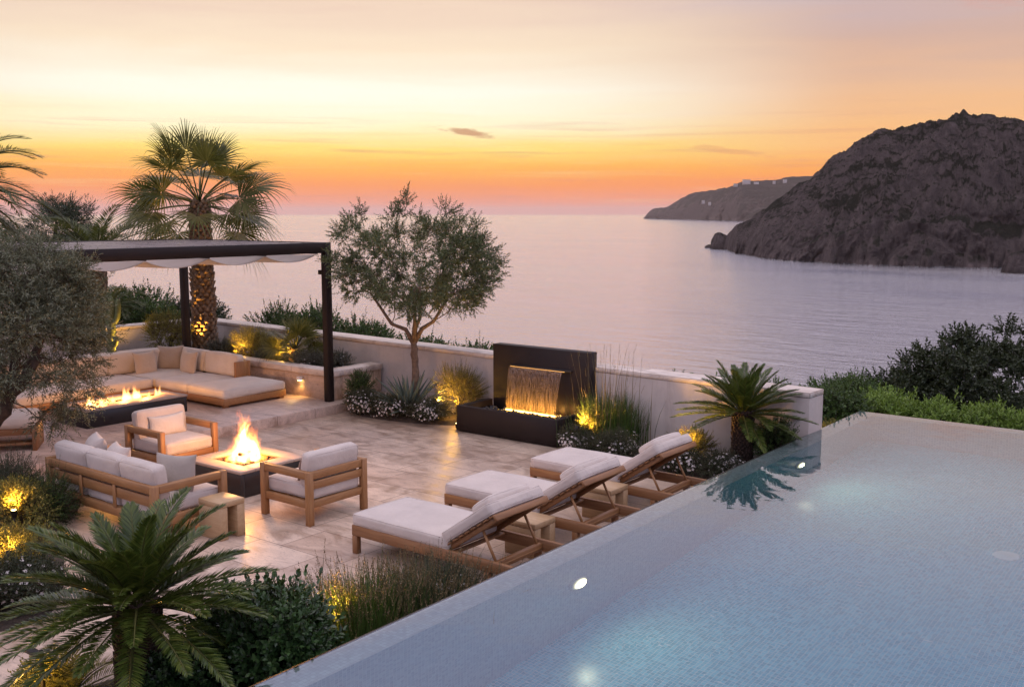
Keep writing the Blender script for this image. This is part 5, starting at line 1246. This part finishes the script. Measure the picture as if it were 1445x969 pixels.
# --- bed by the fountain
for k, (x, y, zz, rx, ry, rz, lab) in enumerate([(-12.72, 12.16, .20, .46, .34, .27, 'white-flowering mound by the platform step, leftmost under the agave'), (-12.02, 12.25, .20, .44, .36, .25, 'white-flowering mound in the middle, in front of the agave'), (-11.38, 12.42, .19, .46, .36, .25, 'white-flowering mound right of the agave, nearest the fountain')]):
    bush('flower_mound', lab, (x, y, zz), (rx, ry, rz), 620, 'flower_leaf', .024, .008, 9, .10, seed=321 + k, group='white-flowering mounds', ground=0, lift=.3, flowers=240, fsize=.0125, cat='flowering shrub')
bush('upright_shrub', 'narrow dark green shrub climbing at the corner of the planter wall', (-13.02, 12.42, .38), (.22, .2, .40), 260, 'hedge', .035, .014, 9, .12, seed=331, ground=0, lift=.6)
def agave(label, c, n, L, seed):
    ra = np.random.default_rng(seed); t = thing('agave', label, 'agave', c); g = Geo()
    for k in range(n):
        f = (k + .5) / n; el = 1.42 - 1.15 * f + ra.normal() * .05; az = k * 2.39996 + ra.normal() * .08; Ln = L * ra.uniform(.85, 1.1) * (.75 + .3 * math.sin(f * PI)); m = 8; s = np.linspace(0, 1, m)
        an = el - .25 * s * f; x = .04 + np.concatenate([[0], np.cumsum(np.cos(an[:-1]))]) * Ln / (m - 1); z = .03 + np.concatenate([[0], np.cumsum(np.sin(an[:-1]))]) * Ln / (m - 1)
        w = .062 * np.array([.75, .85, 1, 1.02, .92, .7, .42, .04]); th = .016 * np.linspace(1, .2, m); U = np.stack([-np.sin(an), 0 * an, np.cos(an)], 1); C = np.stack([x, 0 * x, z], 1); Y = np.array([0, 1., 0])
        V = np.stack([C - Y * (w / 1)[:, None] * .5 + U * (w * .28)[:, None], C - U * 0, C + Y * w[:, None] * .5 + U * (w * .28)[:, None], C - U * (th + .004)[:, None]], 1).reshape(-1, 3) @ rotm(0, 0, az).T
        F = [[i * 4 + a, i * 4 + b, i * 4 + 4 + b, i * 4 + 4 + a] for i in range(m - 1) for a, b in ((0, 1), (1, 2), (2, 3), (3, 0))]; g.add(V, [F])
    g.build('leaves', M['agave'], t, smooth=True); return t
agave('large blue-green agave rosette among white flowers, at the foot of the olive tree', (-11.85, 12.45, .10), 46, .74, 91)
bush('airy_shrub', 'airy twiggy shrub glowing golden, right against the parapet wall left of the fountain', (-11.12, 12.92, .48), (.46, .32, .50), 520, 'gold', .026, .009, 8, .17, seed=341, ground=0, lift=.6, tall=60)
# --- bed right of the fountain
grass('ornamental_grass', 'tall ornamental grass with thin upright stalks, right of the fountain', (-7.92, 12.72, .04), 1700, .80, .52, 'hedge', 351, .009, .30, tipmat='straw', tips=60)
grass('reed_grass', 'sparse tall straw-coloured stalks rising out of the ornamental grass', (-7.98, 12.74, .04), 60, 1.42, .55, 'straw', 353, .012, .16, tipmat='straw', tips=40, tip_len=.16)
bush('golden_shrub', 'golden lit shrub at the base of the tall grass, right of the fountain', (-8.0, 12.42, .34), (.27, .24, .30), 330, 'gold', .036, .009, 9, .13, seed=355, ground=0, lift=.7)
bush('golden_shrub', 'low golden lit shrub just left of the sago palm trunk', (-6.42, 12.45, .30), (.30, .25, .27), 330, 'gold', .030, .010, 9, .11, seed=357, ground=0, lift=.6)
for k, (x, y, zz, rx, ry, rz, lab) in enumerate([(-8.08, 12.08, .20, .34, .24, .22, 'white-flowering mound touching the right end of the fountain'), (-7.42, 12.12, .20, .40, .28, .25, 'white-flowering mound below the tall grass, behind the farthest lounger'), (-6.35, 11.98, .20, .42, .30, .25, 'white-flowering mound between the farthest lounger and the sago trunk'), (-5.72, 12.02, .18, .34, .30, .22, 'white-flowering mound at the pool edge under the sago palm')]):
    bush('flower_mound', lab, (x, y, zz), (rx, ry, rz), 520, 'flower_leaf', .024, .008, 9, .10, seed=361 + k, group='white-flowering mounds', ground=0, lift=.3, flowers=230, fsize=.0125, cat='flowering shrub')
bush('dark_shrub', 'dark leafy shrub tucked between the sago trunk and the wall end', (-5.32, 12.68, .42), (.28, .24, .34), 300, 'hedge', .04, .014, 9, .13, seed=371, ground=0, lift=.6)

# --- foreground bed
bush('laurel_shrub', 'dense dark glossy laurel shrub in the foreground, right of the big sago palm', (-5.78, 4.52, .34), (.52, .60, .44), 760, 'glossy', .062, .026, 10, .14, 'broad', 381, ground=0, lift=.35, tall=24)
bush('laurel_shrub', 'low glossy shrub at the foot of the big sago palm trunk', (-6.02, 3.95, .2), (.34, .38, .3), 330, 'glossy', .055, .022, 10, .12, 'broad', 383, ground=0, lift=.35)
grass('lavender_bush', 'lavender clump with brown spikes and glowing base, beside the pool wall', (-5.78, 5.55, .04), 2200, .50, .64, 'hedge', 391, .008, .34, tipmat='lavender', tips=520, tip_len=.13, cat='lavender')
grass('lavender_bush', 'lavender clump with white flecks nearest the front lounger', (-5.62, 6.12, .04), 1700, .48, .55, 'flower_leaf', 393, .008, .36, tipmat='lavender', tips=420, tip_len=.12, cat='lavender')
bush('flower_mound', 'small loose white-flowering plant at the far end of the lavender, by the front lounger', (-5.60, 6.38, .20), (.34, .30, .24), 330, 'flower_leaf', .024, .007, 9, .12, seed=395, group='white-flowering mounds', ground=0, lift=.6, flowers=120, fsize=.010, cat='flowering shrub', tall=20)
# --- bed at left
bush('juniper', 'dark spreading juniper behind the sofa at the left edge', (-11.55, 5.42, .28), (.55, .30, .36), 560, 'dark', .05, .007, 12, .24, seed=401, ground=0, lift=.45, tall=40)
bush('juniper', 'dark green juniper beside the cream boulder behind the sofa', (-11.05, 5.62, .2), (.34, .22, .28), 380, 'hedge', .045, .006, 12, .22, seed=402, ground=0, lift=.5, tall=24)
bush('golden_shrub', 'bright golden shrub around the glaring garden lamp at left', (-10.90, 5.22, .30), (.42, .30, .32), 480, 'gold', .034, .011, 9, .14, seed=403, ground=0, lift=.5, flowers=60, fmat='petal_gold')
bush('golden_shrub', 'golden leafy plant lower left, below the garden lamp', (-9.60, 4.56, .24), (.45, .30, .26), 360, 'gold', .036, .012, 9, .13, seed=405, ground=0, lift=.5, flowers=50, fmat='petal_gold')
bush('flower_mound', 'dark mound with scattered white flowers behind the big sago fronds', (-8.72, 4.20, .22), (.50, .36, .25), 560, 'dark', .030, .010, 9, .12, seed=407, group='white-flowering mounds', ground=0, lift=.3, flowers=170, fsize=.013, cat='flowering shrub')
bush('flower_mound', 'dark white-flecked mound at the left edge, next to the golden plant', (-8.85, 3.72, .24), (.55, .4, .28), 480, 'dark', .030, .010, 9, .12, seed=409, group='white-flowering mounds', ground=0, lift=.3, flowers=120, fsize=.013, cat='flowering shrub')
feather_palm('parlour_palm', 'small yellow-lit palm beside the path light at the bottom edge', 'palm', (-6.62, 3.46, .0), .12, .03, 16, .46, 26, .13, .010, (1.3, .15), 'gold', 'stem', 93, droop=.9, vee=.5, scales=False)
bush('golden_shrub', 'small yellow plant at the foot of the path light', (-6.86, 3.42, .16), (.2, .18, .16), 200, 'gold', .034, .012, 9, .10, seed=411, ground=0, lift=.6)
bush('golden_shrub', 'small orange-lit plant past the wall end, by the far pool edge', (-5.12, 14.2, .32), (.16, .2, .2), 150, 'gold', .03, .012, 8, .09, seed=413, ground=-.3, lift=.6, fmat='petal_gold')

# ================================================================== garden lights
def uplight(loc, aim, energy, label, spot=85, h=.16, lens=True, col=(1, .50, .075)):
    t = thing('garden_spotlight', label, 'garden light', loc, 0, 'small garden spotlights among the plants')
    a = Vector(aim).normalized(); R = np.array(a.to_track_quat('Z', 'Y').to_matrix())
    q = Geo(); tube(q, [(0, 0, -.02), (0, 0, h - .05)], .010, 8); q.build('spike', M['lamp_body'], t)
    q = Geo(); lathe(q, [(.0, -.05), (.03, -.05), (.034, .035), (.029, .036), (.027, .02), (.0, .02)], 16, capb=False, capt=False); q.xf(tmat((0, 0, h), R)); q.build('housing', M['lamp_body'], t, angle=40)
    q = Geo(); lathe(q, [(.0, .026), (.027, .024)], 16, capb=False, capt=False); q.xf(tmat((0, 0, h), R)); q.build('lens', M['lens'], t)
    p = np.array(loc) + np.array([0, 0, h]) + np.array(a) * .05
    lamp('spot_lamp', p, energy * 4.5, col, .025, 'SPOT', a, spot, .7)
uplight((-18.22, 12.72, .50), (-.06, .12, 1), 55, 'spotlight at the foot of the tall fan palm trunk', 60)
uplight((-18.55, 11.35, .50), (-.75, .05, .75), 22, 'spotlight beside the cactus, washing the short wall yellow', 110)
uplight((-16.75, 12.50, .50), (0, .35, .8), 16, 'spotlight in front of the golden shrub in the planter', 120)
uplight((-15.50, 12.58, .50), (.05, .35, .8), 16, 'spotlight in front of the dwarf fan palm', 110)
uplight((-11.22, 12.46, .16), (.15, .6, .8), 30, 'spotlight under the airy shrub left of the fountain', 110)
uplight((-8.10, 12.06, .22), (.15, .6, .8), 26, 'spotlight under the golden shrub right of the fountain', 110)
uplight((-6.50, 12.06, .20), (.35, .6, .8), 22, 'spotlight in front of the low golden shrub by the sago palm', 110)
uplight((-6.12, 5.42, .06), (.5, .25, .8), 10, 'spotlight at the glowing base of the lavender', 120)
uplight((-10.66, 5.05, .16), (.25, -.10, .9), 16, 'glaring spotlight in the golden shrub at the left edge', 150)
uplight((-9.40, 4.38, .14), (-.2, .4, .8), 8, 'spotlight under the lower golden plant at left', 130)
uplight((-10.62, 12.30, .0), (0, -.25, 1), .35, 'tiny low spotlight on the paving at the fountain left corner', 160, .07)
uplight((-5.10, 13.9, -.05), (.0, .35, .9), 5, 'spotlight past the wall end at the far pool edge', 130)
for p, e in [((-11.05, 12.72, .34), 14), ((-8.0, 12.30, .40), 14), ((-6.40, 12.32, .40), 13), ((-16.72, 12.72, .86), 7), ((-15.42, 12.74, .80), 7), ((-5.98, 5.36, .22), 9), ((-10.74, 5.06, .44), 13), ((-9.5, 4.45, .36), 9), ((-6.80, 3.38, .30), 2.5)]:
    lamp('shrub_glow_fill', p, e, (1, .50, .075), .03)                      # unseen point lamps added inside the shrubs to make them glow
# path light at the bottom left
t = thing('path_light', 'slim path light with a flat dark hood at the bottom edge', 'path light', (-6.62, 3.26, 0))
q = Geo(); span(q, -.012, .012, -.012, .012, 0, .52, .003); q.build('post', M['lamp_body'], t)
q = Geo(); span(q, -.20, -.013, -.03, .03, .46, .485, .003); q.build('hood', M['lamp_body'], t)
q = Geo(); span(q, -.18, -.04, -.02, .02, .452, .4595, .002); q.build('lens', M['lens'], t)
lamp('path_lamp', (-6.60, 3.16, .30), 3.0, (1, .52, .10), .04); lamp('path_lamp', (-6.73, 3.26, .44), 2.0, (1, .52, .10), .04, 'SPOT', (0, 0, -1), 130)
# ================================================================== air
HAZE = 1
if HAZE:
    g = Geo(); q = 60000
    hx = Geo(); V = [(x, y, zz) for x in (-q, q) for y in (-q, q) for zz in (SEA - 9, 450)]
    hx.add(V, [[[0, 1, 3, 2], [4, 6, 7, 5], [0, 4, 5, 1], [2, 3, 7, 6], [0, 2, 6, 4], [1, 5, 7, 3]]])
    m = bpy.data.materials.new('haze'); m.use_nodes = True; nt = m.node_tree; nt.nodes.remove(nt.nodes['Principled BSDF'])
    pv = nd(nt, 'ShaderNodeVolumePrincipled'); pv.inputs['Density'].default_value = 1.7e-5; pv.inputs['Color'].default_value = (1.0, .82, .72, 1); pv.inputs['Anisotropy'].default_value = .2
    ln(nt, pv.outputs[0], nt.nodes['Material Output'].inputs['Volume'])
    struct(hx.build('haze', m), 'stuff')
